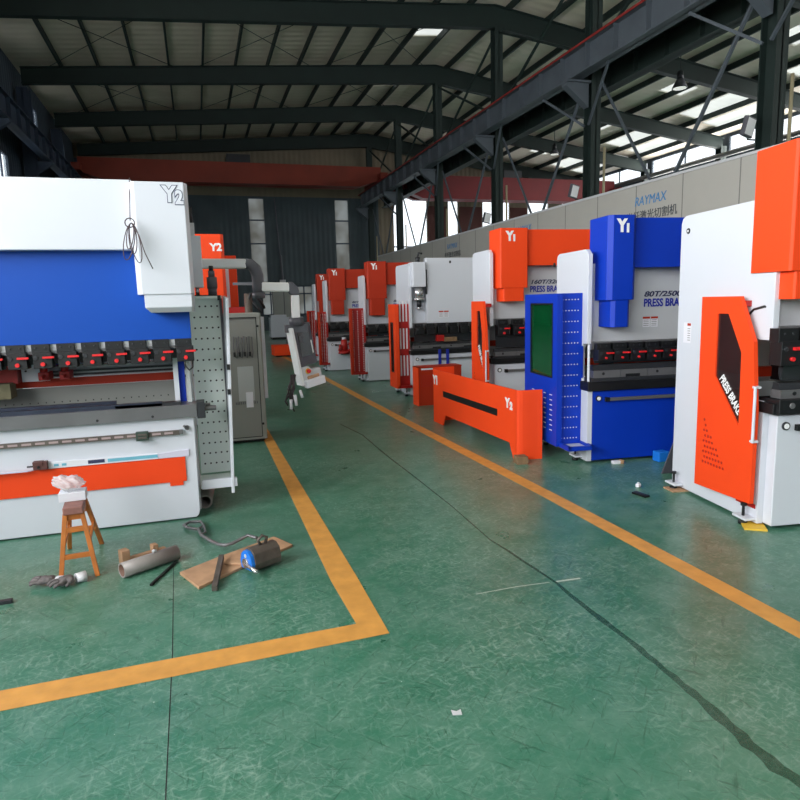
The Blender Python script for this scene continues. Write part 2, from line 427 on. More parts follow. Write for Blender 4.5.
# thin cross rods under the left roof slope
for y0 in (22.4, 28.4):
    for x0 in (-2.4, 3., 8.):
        b = MB(STEELG)
        for s in (1, -1):
            xa, xb = (x0-2.2, x0+2.2) if s > 0 else (x0+2.2, x0-2.2)
            b.cyl((xa, y0+.2, roof_z(xa)-.28), (xb, y0+5.8, roof_z(xb)-.28), .012, n=6)
        tag(b.build('roof_brace'), 'pair of thin crossed rods under the cream roof between two rafters', 'brace', 'crossed rods of the roof')

col_lab = {3: 'dark steel column nearest the red and white machine at the right edge', 4: 'dark steel column second nearest in the row behind the grey partition',
           5: 'dark steel column third nearest in the row, left of the second floodlight', 6: 'dark steel column fourth nearest in the row, just left of the bright far windows',
           7: 'dark steel column farthest along the row where the crane girder ends', 8: 'dark steel column standing against the far wall below the ridge'}
def column(x, y, top, lab, group, wx=.3, wy=.38, m=STEELG, plate=STEELB):
    e = empty('steel_column', (x, y, 0), 0, lab, 'column', group)
    c = MB(m)
    c.box(-wx/2, wx/2, -wy/2, -wy/2+.03, 0, top).box(-wx/2, wx/2, wy/2-.03, wy/2, 0, top).box(-.015, .015, -wy/2, wy/2, 0, top)
    c.box(-wx/2-.06, wx/2+.06, -wy/2-.06, wy/2+.06, 0, .04)
    c.build('shaft', None, e)
    return e
for k, y in enumerate(ROWS):
    if k < 3: continue
    lab = col_lab[k]
    e = column(XC+.08, y, roof_z(XC)-.95, lab, 'columns of the middle row')
    b = MB(STEELB)                                             # bracket that carries the crane girder
    b.prism([(-.9, 7.28), (-.2, 6.75), (-.2, 7.4), (-.9, 7.4)], 'y', -.12, .12)
    b.box(-.92, -.18, -.2, .2, 7.36, 7.42)
    b.build('girder_bracket', None, e)
    p = MB(mat('beige_conduit', (170, 160, 130), .6)); p.cyl((.28, -.2, 0), (.28, -.2, 5.7), .035, n=10).build('conduit', None, e)
left_lab = ['near', 'second', 'third', 'fourth']
for k, y in enumerate(ROWS):
    if k < 5: continue
    e = column(XL+.12, y, 9.8, {5: 'navy steel column against the left wall, first one visible at top left', 6: 'navy steel column against the left wall, second from the left edge',
        7: 'navy steel column against the left wall, third from the left edge', 8: 'navy steel column in the far left corner'}.get(k, 'navy steel column against the left wall, left of the photo'),
        'columns of the left wall', .4, .45, STEELN)
    MB(STEELN).prism([(.2, 6.75), (.75, 7.1), (.75, 7.2), (.2, 7.2)], 'y', -.1, .1).build('girder_bracket', None, e)
for k, y in enumerate(ROWS):
    if k < 4: continue
    column(XR-.1, y, 9.1, {5: 'short visible steel post under the right eave, nearest of the photo', 6: 'steel post under the right eave, left of the floodlight', 7: 'steel post under the right eave, leftmost of the photo'}.get(k, 'steel post of the right wall'),
           'posts of the right wall', .35, .4, STEELG)

# crane girders along the hall
def girder(x, z0, z1, lab, m, rail, cat='girder', stiff=True, w=.36):
    e = empty('crane_girder', (x, 0, 0), 0, lab, cat)
    g = MB(m)
    g.box(-.02, .02, Y0, 40.3, z0, z1).box(-w/2, w/2, Y0, 40.3, z0, z0+.035).box(-w/2, w/2, Y0, 40.3, z1-.035, z1)
    if stiff:
        y = -12.
        while y < 40:
            g.box(-w/2+.02, w/2-.02, y-.012, y+.012, z0+.03, z1-.03); y += 1.2
    g.build('web', None, e)
    MB(rail).box(-.05, .05, Y0, 40.3, z1, z1+.07).box(-w/2-.02, -w/2, Y0, 40.3, z1-.04, z1+.02).build('rail', None, e)
    return e
girder(10.3, 7.44, 8.16, 'slate grey crane girder with red top rail rising to the top right of the photo', STEELB, RAILR)
girder(XC+.95, 7.44, 8.1, 'dark crane girder hidden behind the slate one, on the right aisle side of the columns', STEELG, STEELG)
girder(-5.0, 7.22, 7.95, 'dark crane girder along the left wall above the white machine', STEELN, LGREY, w=.3)

# braces between the middle columns
for k in range(3, 8):
    y = ROWS[k]
    names = {3: 'nearest bay', 4: 'second bay', 5: 'third bay', 6: 'fourth bay', 7: 'farthest bay'}[k]
    b = MB(STEELB)
    b.bar((XC, y+.4, 7.3), (XC, y+5.6, .06), .065, .065).bar((XC+.12, y+5.6, 7.3), (XC+.12, y+.4, .06), .055, .055)
    tag(b.build('cross_brace'), 'crossed steel braces below the crane girder in the '+names+' of columns', 'brace')
    b = MB(STEELG)
    b.bar((XC, y+.45, 8.4), (XC, y+5.55, 10.8), .07, .07).bar((XC+.1, y+5.55, 8.4), (XC+.1, y+.45, 10.8), .07, .07)
    tag(b.build('cross_brace'), 'crossed steel braces above the crane girder in the '+names+' of columns', 'brace')
    b = MB(STEELB)
    b.bar((10.74, y-.1, 6.3), (10.3, y-1.6, 7.4), .06, .06).bar((10.74, y+.1, 6.3), (10.3, y+1.6, 7.4), .06, .06)
    tag(b.build('knee_brace'), 'pair of knee braces from column to crane girder at the '+names+' start', 'brace')

# travelling cranes
def crane(x0, x1, y, z0, z1, m, lab):
    e = empty('bridge_crane', ((x0+x1)/2, y, z0), 0, lab, 'crane')
    L = (x1-x0)/2; h = z1-z0
    MB(m).prism([(-L, h*.35), (-L+1.2, 0), (L-1.2, 0), (L, h*.35), (L, h), (-L, h)], 'y', -.3, .3).build('bridge_beam', None, e)
    MB(m).prism([(-L, h*.45), (-L+1.2, .15), (L-1.2, .15), (L, h*.45), (L, h*.9), (-L, h*.9)], 'y', 1.3, 1.7).build('bridge_beam', None, e)
    for s in (-1, 1):
        MB(m).box(s*L-.2, s*L+.2, -1., 2.6, h*.3, h*.62).build('end_carriage', None, e)
    t = MB(DARK).box(-.6, .6, -.1, 1.5, h, h+.45).build('hoist_trolley', None, e)
    return e
crane(-5.0, 10.3, 36., 7.9, 8.95, CRANE, 'dull orange travelling crane spanning the left aisle in front of the far wall')
crane(11.8, 25.9, 36.6, 7.45, 8.75, CRANE2, 'crimson travelling crane spanning the right aisle below the roof')

# high bay lamps
def bay_lamp(x, y, z, lab):
    e = empty('high_bay_lamp', (x, y, z), 0, lab, 'lamp')
    MB(DARK).cyl((0, 0, .35), (0, 0, roof_z(x)-z-.1), .015, n=6).build('hanger', None, e)
    MB(DARK).cyl((0, 0, .12), (0, 0, .38), .12, .1).build('ballast', None, e)
    MB(GREYL).cyl((0, 0, -.18), (0, 0, .12), .27, .12, n=24).build('lamp_shade', None, e)
    MB(LAMPM).cyl((0, 0, -.185), (0, 0, -.17), .22, n=24).build('lens', None, e)
bay_lamp(16.87, 20, 8.95, 'dark bell shaped lamp hanging in the right aisle, the larger one')
bay_lamp(19.6, 33, 9.6, 'small dark bell lamp hanging deep in the right aisle')
def flood(loc, lab):
    e = empty('floodlight', loc, 0, lab, 'floodlight')
    h = MB(GREYL).box(-.2, .2, -.06, .06, -.24, .24).build('housing', None, e, bevel=.02); h.rotation_euler = (.15, .15, .25)
    e.scale = (.75, .75, .75)
    l = MB(INKW).box(-.165, .165, -.068, -.062, -.2, .2).build('lens', None, h)
    MB(BLACK).tube([(.0, .05, -.1), (.2, .2, -.25), (.45, .2, -.25)], .02, 6).build('bracket', None, e)
flood((10.35, 10.35, 4.72), 'white faced floodlight above the partition beside the nearest column')
flood((10.3, 16.3, 4.5), 'white faced floodlight above the partition beside the second column')
flood((10.3, 22., 4.5), 'small floodlight on the third column, above the orange topped machine')

# ------------------------------------------------------------------ grey partition with signs
pw = MB(PARTW).box(8., 8.14, 1.2, 28.6, 0, 3.6)
pw.m(SEAM)
y = 2.0
while y < 28.5:
    pw.box(7.996, 8.0, y-.008, y+.008, 0, 3.6); y += 1.22
pw.m(GREYW).box(7.98, 8.16, 1.2, 28.6, 3.6, 3.64)
part = struct(pw.build('wall_partition'))
for yc in (10.15, 14.95, 19.7):
    text('RAYMAX', .235, SIGNB, part, (7.993, yc, 3.30), LEFTF, bold=.0, sx=.9, shear=.15)
    text('光纤激光切割机', .19, SIGNG, part, (7.993, yc-.03, 3.03), LEFTF, bold=.001, sx=1.04)

# ------------------------------------------------------------------ floor lines
def strip(pts, w):
    L, R = [], []
    for i, p in enumerate(pts):
        L.append((p[0]-w/2, p[1])); R.append((p[0]+w/2, p[1]))
    return MB(YELLOW).prism(L+R[::-1], 'z', .0005, .002)
struct(strip([(2.62, -3), (2.63, 2.1), (2.64, 4.4), (2.57, 8.3), (2.53, 14.4), (2.46, 22)], .13).build('trim_2'))
struct(MB(YELLOW).prism([(.785, 2.815), (.79, 3.5), (.775, 6.9), (.76, 14), (.64, 14), (.66, 7.4), (.635, 3.5), (.655, 2.96), (-.92, 2.93), (-4., 2.88), (-4., 2.73), (-.88, 2.77)], 'z', .0005, .002).build('trim_3'))


OIL = mat('oil_film', (28, 76, 58), .3, alpha=.5, var=.2, vscale=6)
pts = [(1.72, 8.29), (1.82, 7.45), (1.8, 6.6), (1.8, 5.86), (1.8, 4.55), (1.77, 3.76), (1.8, 3.47), (1.83, 3.02), (1.82, 2.68), (1.82, 2.28), (1.81, 2.11), (1.8, 1.89), (1.78, 1.67), (1.77, 1.5), (1.8, 1.3)]
wid = [.015, .02, .02, .018, .012, .012, .02, .02, .03, .03, .04, .045, .05, .07, .05]
Lp, Rp = [], []
for i in range(len(pts)-1):
    for t in (0, .25, .5, .75):
        x = pts[i][0]*(1-t)+pts[i+1][0]*t; y = pts[i][1]*(1-t)+pts[i+1][1]*t; ww = wid[i]*(1-t)+wid[i+1]*t
        Lp.append((x-ww*random.uniform(.3, .7), y)); Rp.append((x+ww*random.uniform(.3, .7), y))
ob = MB(OIL)
for i in range(len(Lp)-1): ob._f([ob.bm.verts.new((*q, .0012)) for q in (Lp[i], Rp[i], Rp[i+1], Lp[i+1])])
struct(ob.build('trim_4'))
struct(MB(mat('pale_scratch', (176, 186, 176), .6)).prism([(1.35, 3.05), (1.6, 3.055), (1.8, 3.04), (1.8, 3.046), (1.6, 3.062), (1.35, 3.056)], 'z', .0005, .0008).prism([(1.84, 3.03), (1.99, 3.02), (1.99, 3.035), (1.84, 3.045)], 'z', .0005, .0008).build('trim_5'))

# ------------------------------------------------------------------ press brakes
def add_foot(root, x, y, s=-1, pad=None):
    f = MB(WHITE).box(x, x+s*.08, y-.07, y+.07, .04, .058).build('foot_plate', None, root, bevel=.004)
    MB(BLACK).cyl((x+s*.045, y, .01), (x+s*.045, y, .14), .01, n=8).cyl((x+s*.045, y, .13), (x+s*.045, y, .148), .02, n=8).cyl((x+s*.045, y, 0), (x+s*.045, y, .02), .03, n=12).build('levelling_bolt', None, f)

def clamp(root, x, z0, z1, y=0., w=.14, lever=True):
    """one intermediate tool clamp with its two red levers"""
    h = z1-z0
    c = MB(BLACK).box(x-w/2, x+w/2, y-.03, y+.06, z0+h*.62, z1).box(x-w/2+.008, x+w/2+.012, y-.05, y+.06, z0, z0+h*.66)
    c.m(DARK).cyl((x-.03, y-.055, z0+h*.45), (x-.03, y-.03, z0+h*.45), .016, n=10).cyl((x+.03, y-.035, z0+h*.85), (x+.03, y-.02, z0+h*.85), .008, n=8).cyl((x-.03, y-.035, z0+h*.85), (x-.03, y-.02, z0+h*.85), .008, n=8)
    o = c.build('tool_clamp', None, root, bevel=.004)
    if lever:
        MB(LEVER).box(x+.015, x+.085, y-.075, y-.052, z0+h*.42, z0+h*.5).build('clamp_lever', None, o)
        MB(LEVER).cyl((x+.012, y-.07, z0+h*.18), (x+.012, y-.045, z0+h*.18), .010 if h < .2 and w > .12 else .014, n=10).build('clamp_knob', None, o)
    return o

def side_plate(root, x, D, Db, ztop, td, zlo=.78, zhi=1.28, t=.045, m=WHITE, yf=.04, slope=.0):
    r = .06
    pl = [(Db, .02), (Db, .9), (D, 1.1), (D, ztop-r+slope), (D-r*.3, ztop-r*.3+slope), (D-r, ztop+slope), (yf+.06, ztop), (yf, ztop-.05), (yf, zhi), (td, zhi), (td+.05, zhi-.05), (td+.05, zlo+.05), (td, zlo), (.08, zlo), (.08, .02)]
    return MB(m).prism(pl, 'x', x, x+t).build('side_plate', None, root, bevel=.004)

def head_box(root, x0, x1, y0, y1, z0, z1, zl, m, ch=.04, inset=.045, name='cylinder_cover', xl=0., mate=None):
    """cover over one hydraulic cylinder: chamfered front edges and a narrower lower piece"""
    P = lambda a, b, c, d, k: [(a, d), (a, c+k), (a+k, c), (b-k, c), (b, c+k), (b, d)]
    o = MB(m).prism(P(x0, x1, y0, y1, ch), 'z', z0, z1).build(name, None, root, bevel=.003)
    MB(m).prism(P(x0+inset, x1-inset, y0+.01, y1-.08, ch*.8), 'z', zl, z0).build('lower_cover', None, o, bevel=.003)
    return o

def box_guard(root, x, w, y0, y1, z0, z1, m, mi, pane=None, holes=None, slots=0, yr=None, ty=None):
    """hinged side guard: outer panel facing left, perforated rear panel, floor tray"""
    g = MB(m)
    if pane:
        a, b, c, d = pane[:4]
        g.ring([(y0, z0), (y1, z0), (y1, z1), (y0, z1)], [(a, c), (b, c), (b, d), (a, d)], 'x', x, x+.03)
    else: g.box(x, x+.03, y0, y1, z0, z1)
    g.box(x+.03, x+.06, y0, y0+.03, z0, z1)
    o = g.build('side_guard', None, root, bevel=.003)
    if pane:
        MB(pane[4] if len(pane) > 4 else GLASS).box(x+.01, x+.016, a, b, c, d).build('guard_window', None, o)
        MB(BLACK).ring([(a, c), (b, c), (b, d), (a, d)], [(a+.015, c+.015), (b-.015, c+.015), (b-.015, d-.015), (a+.015, d-.015)], 'x', x-.004, x+.004).build('window_gasket', None, o)
    full = y1
    if yr: y1 = yr
    p = MB(mi).box(x+.03, x+w, y1-.025, y1, z0, z1)
    if holes: p.m(HOLEW).dots(x+.075, x+w-.06, z0+.07, z1-.06, holes[0], holes[1], y1-.0265, holes[2])
    if slots:
        p.m(HOLEW)  # pale colour stands in for light showing through the slots
        for i in range(3):
            for j in range(3):
                xx = x+.10+i*.055; zz = z0+.2+j*.45
                p.box(xx, xx+.026, y1-.027, y1-.02, zz, zz+.34)
    p.build('rear_panel', None, o)
    if ty is not None: y0 = ty
    MB(mi).box(x+.03, x+w, y0, y0+.03, z0, z0+.04).box(x+.03, x+.06, y0, y1, z0, z0+.04).box(x+w-.03, x+w, y0, y1, z0, z0+.04).m(GREYW).box(x+.06, x+w-.03, y0+.03, y1-.03, z0, z0+.012).build('guard_tray', None, o)
    return o

def press_brake(loc, rz, label, W=2.4, D=1.08, ztop=2.03, bed=WHITE, bed_top=.69, die=(.70, .93), clamps=(1.0, 1.17), zr=1.17, cover=ORANGE, cz=(1.85, 2.31),
                head=(.07, .38, -.08, 1.55, 2.31, 1.30), letters='Y1', text1=None, ram=WHITE, group='press brakes of the right row', nclamp=12, rail=True, x_first=.09, bed_inset=0., ctrim=.17, feet=True, levers=True, Dt=None, td=.12, tpos=(.585, 1.6, 1.515), ch=.04):
    root = empty('press_brake', loc, rz, label, 'machine', group)
    zz = max(zr-.08, 1.15); side_plate(root, -.045, Dt or D, D, ztop, td, bed_top+.09, zz); side_plate(root, W, Dt or D, D, ztop, td, bed_top+.09, zz)
    b = MB(bed).prism([(0, .025), (W, .025), (W, bed_top), (0, bed_top)], 'y', .0+bed_inset, .14)
    MBed = b.build('bed', None, root, bevel=.006)
    if bed is DBLUE:
        MB(WHITE).box(-.05, 0, -.0, .13, .02, bed_top+.02).build('bed_edge', None, MBed, bevel=.003)
    MB(DARK).cyl((.06, -.012, bed_top-.07), (.06, .0, bed_top-.07), .028, n=16).m(INKW).cyl((.06, -.016, bed_top-.07), (.06, -.012, bed_top-.07), .018, n=16).build('key_lock', None, MBed)
    if rail:
        r = MB(MIDG).box(.12, W-.1, -.035, -.012, bed_top-.095, bed_top-.065).m(BLACK).box(.12, .16, -.04, -.01, bed_top-.1, bed_top-.06)
        r.m(MIDG)
        for i in range(5): r.box(.2+i*(W-.5)/4, .23+i*(W-.5)/4, -.012, .0, bed_top-.09, bed_top-.07)
        r.build('support_rail', None, MBed)
    # die holder and die
    d0, d1 = die; dh = d1-d0
    t = MB(BLACK).box(-.06, W+.04, -.03, .14, d0, d0+dh*.35)
    t.m(DARK).box(-.03, W+.02, -.02, .12, d0+dh*.35, d0+dh*.5)
    t.build('die_holder', None, root, bevel=.004)
    dd = MB(MIDG)
    k = 0; x = 0.
    while x < W-.01:
        x2 = min(W, x+.28); dd.box(x, x2-.004, -.012, .08, d0+dh*.5, d0+dh*.78); dd.m(BLACK).box(x+.05, x+.2, -.014, -.01, d0+dh*.5, d0+dh*.62) if k % 2 else dd.m(BLACK).cyl((x+.1, -.016, d0+dh*.66), (x+.1, -.01, d0+dh*.66), .014, n=8)
        dd.m(MIDG); x += .28; k += 1
    dd.m(DARK).prism([(.0, d0+dh*.78), (.07, d0+dh*.78), (.06, d0+dh*1.), (.01, d0+dh*1.)], 'x', 0, W)
    dd.build('die', None, root)
    # punch
    c0, c1 = clamps
    if c0-d1 < .2:
        MB(DARK).prism([(.01, c0+.01), (.06, c0+.01), (.055, d1+.05), (.036, d1+.012), (.03, d1+.05)], 'x', .03, W-.03).build('punch', None, root)
    n = nclamp; sp = (W-x_first*2)/(n-1)
    for i in range(n): clamp(root, x_first+i*sp, c0, c1, lever=levers)
    MB(MIDG).box(.0, W, .03, .1, c1-.06, c1+.01).build('clamp_rail', None, root)
    # ram
    r = MB(ram).box(.01, W-.01, .14, .2, zr, ztop+.02 if cover is None else cz[0]+.05)
    rr = r.build('ram', None, root, bevel=.004)
    MB(BLACK).box(.01, W-.01, .2, .5, zr-.02, zr+.0).build('ram_underside', None, rr)
    # back gauge area closed by a rear panel
    MB(GREYW).box(0, W, (Dt or D)-.06, (Dt or D)-.03, .1, ztop-.1).build('rear_cover', None, root)
    MB(LGREY).box(.0, W, .5, .54, bed_top-.3, bed_top+.16).m(RED).box(.05, W-.05, .46, .52, bed_top+.2, bed_top+.27).m(BLACK).box(.3, .42, .38, .47, bed_top+.18, bed_top+.33).box(W-.5, W-.38, .38, .47, bed_top+.18, bed_top+.33).build('back_gauge', None, root)
    if cover is not None:
        # top cover beam and the two cylinder covers
        cv = cover
        hx0, hx1, hy, hz0, hz1, hl = head
        MB(cv).box(hx1-.02, W-hx1+.02, -.03 if hy < -.05 else .0, ctrim, cz[0], cz[1]).build('top_cover', None, root, bevel=.004)
        h = head_box(root, hx0, hx1, hy, .26, hz0, hz1, hl, cv, ch)
        head_box(root, W-hx1, W-hx0, hy, .26, hz0, hz1, hl, cv)
        if letters:
            text(letters[0], .15, INKW, h, (hx0+.12, hy-.003, hz1-.10), FRONT, bold=.009, sx=.85, name='lettering')
            text(letters[1], .10, INKW, h, (hx0+.178, hy-.003, hz1-.12), FRONT, bold=.007, name='lettering')
    if text1:
        text(text1, .07, INK, rr, (tpos[0], .137, tpos[1]), FRONT, bold=.002, sx=1.45, shear=.25, align='LEFT')
        text('PRESS BRAKE', .105, INKB, rr, (tpos[0], .137, tpos[2]), FRONT, bold=.003, sx=.78, align='LEFT')
    if feet:
        for yy in (.16, D-.1): add_foot(root, -.045, yy)
    return root

def warning_label(root, x, z, y=.136, s=1.):
    o = MB(CARD)
    for i in range(2): o.box(x+i*.085*s, x+i*.085*s+.075*s, y-.002, y, z-.1*s, z)
    o.m(RED)
    for i in range(2): o.box(x+i*.085*s, x+i*.085*s+.075*s, y-.003, y-.0005, z-.02*s, z)
    o.m(SEAM)
    for i in range(2):
        for j in range(4): o.box(x+i*.085*s+.008, x+i*.085*s+.062*s, y-.003, y-.0005, z-.035*s-j*.017*s, z-.03*s-j*.017*s)
    return o.build('warning_label', None, root)

def slant_guard(root, x, name='side_guard', words=.043, y0=.07, y1=.70, m=ORANGE):
    """flat outer guard with the slanted front corner, smoked window and lettering"""
    zb = .17
    outer = [(y1, zb-.03), (y1, 1.57), (y1-.42, 1.57), (y0+.05, 1.27), (y0, .8), (y0, zb)]
    inner = [(y1-.19, 1.0), (y1-.19, 1.45), (y1-.31, 1.45), (y0+.165, 1.19), (y0+.155, .72), (y0+.157, .68)]
    g = MB(m).ring(outer, inner, 'x', x, x+.03)
    g.m(DRED)
    for j in range(9):                                         # triangle of vent holes
        for i in range(max(1, j)):
            cy, cz = y1-.095-i*.034-(.017 if j % 2 else 0), .66-j*.040
            if i*.034 < .02+j*.033:
                g._f([g.bm.verts.new((x-.001, cy+.011*math.cos(a*math.pi/3), cz+.011*math.sin(a*math.pi/3))) for a in range(6)])
    o = g.build(name, None, root)
    MB(GLASSD).prism(inner, 'x', x+.012, x+.018).build('guard_window', None, o)
    MB(DRED).box(x+.03, x+.11, y1-.03, y1, zb, 1.55).box(x+.03, x+.1, y1-.45, y1-.42, 1.5, 1.54).build('guard_bracket', None, o)
    MB(WHITE).cyl((x-.02, y0-.02, .6), (x-.02, y0-.02, .98), .01, n=8).box(x-.02, x+.02, y0-.025, y0+.01, .6, .615).box(x-.02, x+.02, y0-.025, y0+.01, .965, .98).build('guard_handle', None, o)
    ang = math.atan2(-(1.0-.70), (y1-.19)-(y0+.16))
    text('PRESS BRAKE', .083, INKW, o, (x+.008, (y1-.19+y0+.157)/2-.03, .885), LEFTF, bold=.002, sx=.66, spin=ang)
    return o

# 1. red and white machine at the right edge
m1 = press_brake((3.60, 3.23, 0), math.radians(-9), 'nearest white press brake at the right edge, with slanted orange side guard',
                 W=2.4, D=1.12, td=.3, ch=.014, ztop=2.2, bed_top=.785, die=(.80, 1.0), clamps=(1.12, 1.36), zr=1.36, cz=(2.0, 2.5),
                 head=(-.06, .34, -.10, 1.72, 2.505, 1.545), nclamp=14, x_first=.02, ctrim=.1, text1=None, ram=GREYW)
slant_guard(m1, -.115)
lb = MB(CARD).box(-.0475, -.046, .93, 1.03, 1.21, 1.37).m(RED).box(-.0485, -.046, .935, .98, 1.345, 1.365).m(SEAM)
for j in range(6): lb.box(-.0485, -.046, .94, .975, 1.23+j*.018, 1.235+j*.018)
lb.build('warning_label', None, m1)
MB(DARK).cyl((-.05, 1.02, 2.08), (-.042, 1.02, 2.08), .022, n=16).m(INKW).cyl((-.052, 1.02, 2.08), (-.05, 1.02, 2.08), .009, n=10).build('lifting_plug', None, m1)
MB(BLACK).tube([(-.05, .4, 1.3), (-.05, .33, 1.4), (-.05, .22, 1.48), (-.05, .12, 1.5), (-.02, .1, 1.49)], .008, 6).build('cable', None, m1)
MB(BLACK).box(-.04, .14, -.06, .14, .805, .9).m(MIDG).cyl((.05, -.07, .86), (.05, -.055, .86), .02, n=12).build('end_bracket', None, m1, bevel=.006)
MB(DRED).box(-.05, .12, .2, .34, .6, .68).box(-.05, .06, .1, .3, .12, .15).build('guard_mount', None, m1)

# 2. blue and white machine
m2 = press_brake((3.54, 5.23, 0), math.radians(-7), 'press brake with royal blue covers, blue bed and green-windowed blue guard',
                 W=2.35, D=.98, Dt=.74, ztop=2.03, bed=DBLUE, bed_top=.70, die=(.705, .95), clamps=(.99, 1.155), zr=1.16, cover=DBLUE, cz=(1.85, 2.30),
                 head=(.075, .355, -.12, 1.555, 2.315, 1.305), nclamp=14, x_first=.09, text1='80T/2500', ram=GREYW)
box_guard(m2, -.32, .29, .1, .92, .16, 1.63, DBLUE, DBLUE, (.2, .76, .82, 1.54), (6, 14, .0065), 0, .17, -.12)
sg = MB(HOLEW)
for i in range(4):
    for j in range(8): sg.box(-.3215, -.3195, .2+i*.15, .26+i*.15, .3+j*.05, .308+j*.05)
sg.build('vent_slots', None, m2)
MB(DBLUE).prism([(.18, .45), (.22, .4), (.34, .4), (.34, 1.25), (.28, 1.3), (.18, 1.3)], 'x', -.075, -.05).m(INKW).cyl((-.078, .25, 1.1), (-.074, .25, 1.1), .02, n=12).build('inner_door', None, m2, bevel=.006)
warning_label(m2, .58, 1.385)
MB(WHITE).cyl((-.055, -.02, .8), (-.055, -.02, 1.15), .012, n=8).build('guard_handle', None, m2)
MB(DARK).cyl((-.05, .8, 1.93), (-.042, .8, 1.93), .02, n=12).build('lifting_plug', None, m2)

# 3. orange topped machine behind it
m3 = press_brake((3.495, 7.25, 0), math.radians(-4), 'orange topped white press brake behind the long orange floor cover',
                 W=2.6, D=.66, tpos=(.53, 1.79, 1.70), ztop=2.19, bed_top=.785, die=(.80, .98), clamps=(1.14, 1.34), zr=1.34, cz=(1.99, 2.42), head=(.035, .395, -.1, 1.72, 2.43, 1.56), ch=.012,
                 text1='160T/3200', nclamp=13, ctrim=.12, ram=GREYW)
slant_guard(m3, -.16, y0=-.14, y1=.40)
MB(DRED).box(-.13, -.04, .2, .22, .2, 1.56).build('rear_panel', None, m3)
warning_label(m3, .9, 1.46)

# 4. white machine with its cylinder uncovered
m4 = press_brake((3.40, 10.13, 0), math.radians(-1), 'all white press brake with a bare hydraulic cylinder and no coloured top cover',
                 W=2.4, D=.80, ztop=2.2, bed_top=.70, die=(.71, .9), clamps=(1.04, 1.22), zr=1.22, cover=None, letters=None, nclamp=12, levers=False)
MB(WHITE).box(.25, 2.2, .02, .14, 1.22, 2.29).build('ram_plate', None, m4, bevel=.01)
MB(BLACK).box(.66, .69, .012, .022, 2.2, 2.24).build('lifting_slot', None, m4)
hc = MB(WHITE).box(-.0, .22, -.06, .2, 1.82, 2.22).build('cylinder_housing', None, m4, bevel=.008)
MB(CHROME).cyl((.13, .06, 1.62), (.13, .06, 1.82), .085, n=24).cyl((.13, .06, 1.6), (.13, .06, 1.64), .1, n=24).m(DARK).cyl((.13, .06, 1.5), (.13, .06, 1.6), .04, n=12).m(CHROME).cyl((.13, .06, 1.46), (.13, .06, 1.5), .06, .03, n=12).build('hydraulic_cylinder', None, hc)
MB(DARK).cyl((.12, .05, 2.22), (.12, .05, 2.3), .04, n=10).tube([(.12, .05, 2.3), (.14, .05, 2.37), (.2, .05, 2.36)], .018, 6).box(.23, .26, -.0, .02, 1.7, 2.1).build('hydraulic_fitting', None, hc)
MB(INKB).box(.42, .47, -.042, -.036, .5, .78).box(.56, .61, -.042, -.036, .5, .78).build('blue_tape', None, m4)
warning_label(m4, .46, 1.42, .018, 1.1)
MB(DRED).box(.4, .52, -.06, .1, .92, 1.02).m(WOODB).box(.52, .75, -.06, .1, .91, .98).build('test_piece', None, m4)
box_guard(m4, -.31, .27, -.02, .40, .16, 1.55, ORANGE, DRED, (.12, .28, .42, 1.25, GLASSD), None, 1, .11)

# 5 and 6. red topped machines
for (loc, lab, wd) in (((3.22, 12.49, 0), 'red topped white press brake just left of the all white machine', 2.32),
                       ((2.93, 14.91, 0), 'white press brake with red covers, with a bottle jack before its bed', 2.3)):
    m = press_brake(loc, math.radians(-4), lab, W=wd, D=.62, ztop=2.12, bed_top=.70, die=(.71, .92), clamps=(1.0, 1.15), zr=1.16, cover=RED, cz=(1.93, 2.36),
                    ch=.012, head=(.03, .41, -.1, 1.66, 2.38, 1.33), text1='80T/2500', nclamp=11, levers=False, ctrim=.1)
    g = box_guard(m, -.34 if wd > 2.31 else -.25, .33 if wd > 2.31 else .24, .0, .12, .16, 1.48 if wd > 2.31 else 1.4, RED, DRED, None, (3, 34, .011))
# 7. last of the row
m7 = press_brake((3.14, 17.6, 0), math.radians(-4), 'narrow visible red covered press brake, last and farthest of the right row', W=2.3, D=.62, ztop=2.12, bed_top=.70, die=(.71, .92), clamps=(1.0, 1.15), zr=1.16,
                 cover=RED, cz=(1.93, 2.36), ch=.012, head=(.03, .41, -.1, 1.66, 2.38, 1.33), nclamp=11, levers=False, ctrim=.1)
box_guard(m7, -.27, .26, .0, .12, .16, 1.4, RED, DRED, None, (3, 34, .011))

# bottle jack before machine 6
j = empty('bottle_jack', (3.23, 14.70, .43), 0, 'red bottle jack with white top at the white bed of a far machine', 'jack')
MB(DRED).cyl((0, 0, .0), (0, 0, .05), .15, .13).cyl((0, 0, .05), (0, 0, .32), .09, .07).tube([(.05, -.05, .05), (.13, -.08, .1), (.11, -.08, .25)], .03, 8).tube([(-.05, -.05, .05), (-.14, -.08, .08), (-.1, -.05, .2)], .03, 8).build('jack_body', None, j)
MB(CARD).cyl((0, 0, .32), (0, 0, .37), .05).build('jack_cap', None, j)
MB(DARK).box(-.1, .1, -.1, .17, -.02, 0).build('bracket', None, j)

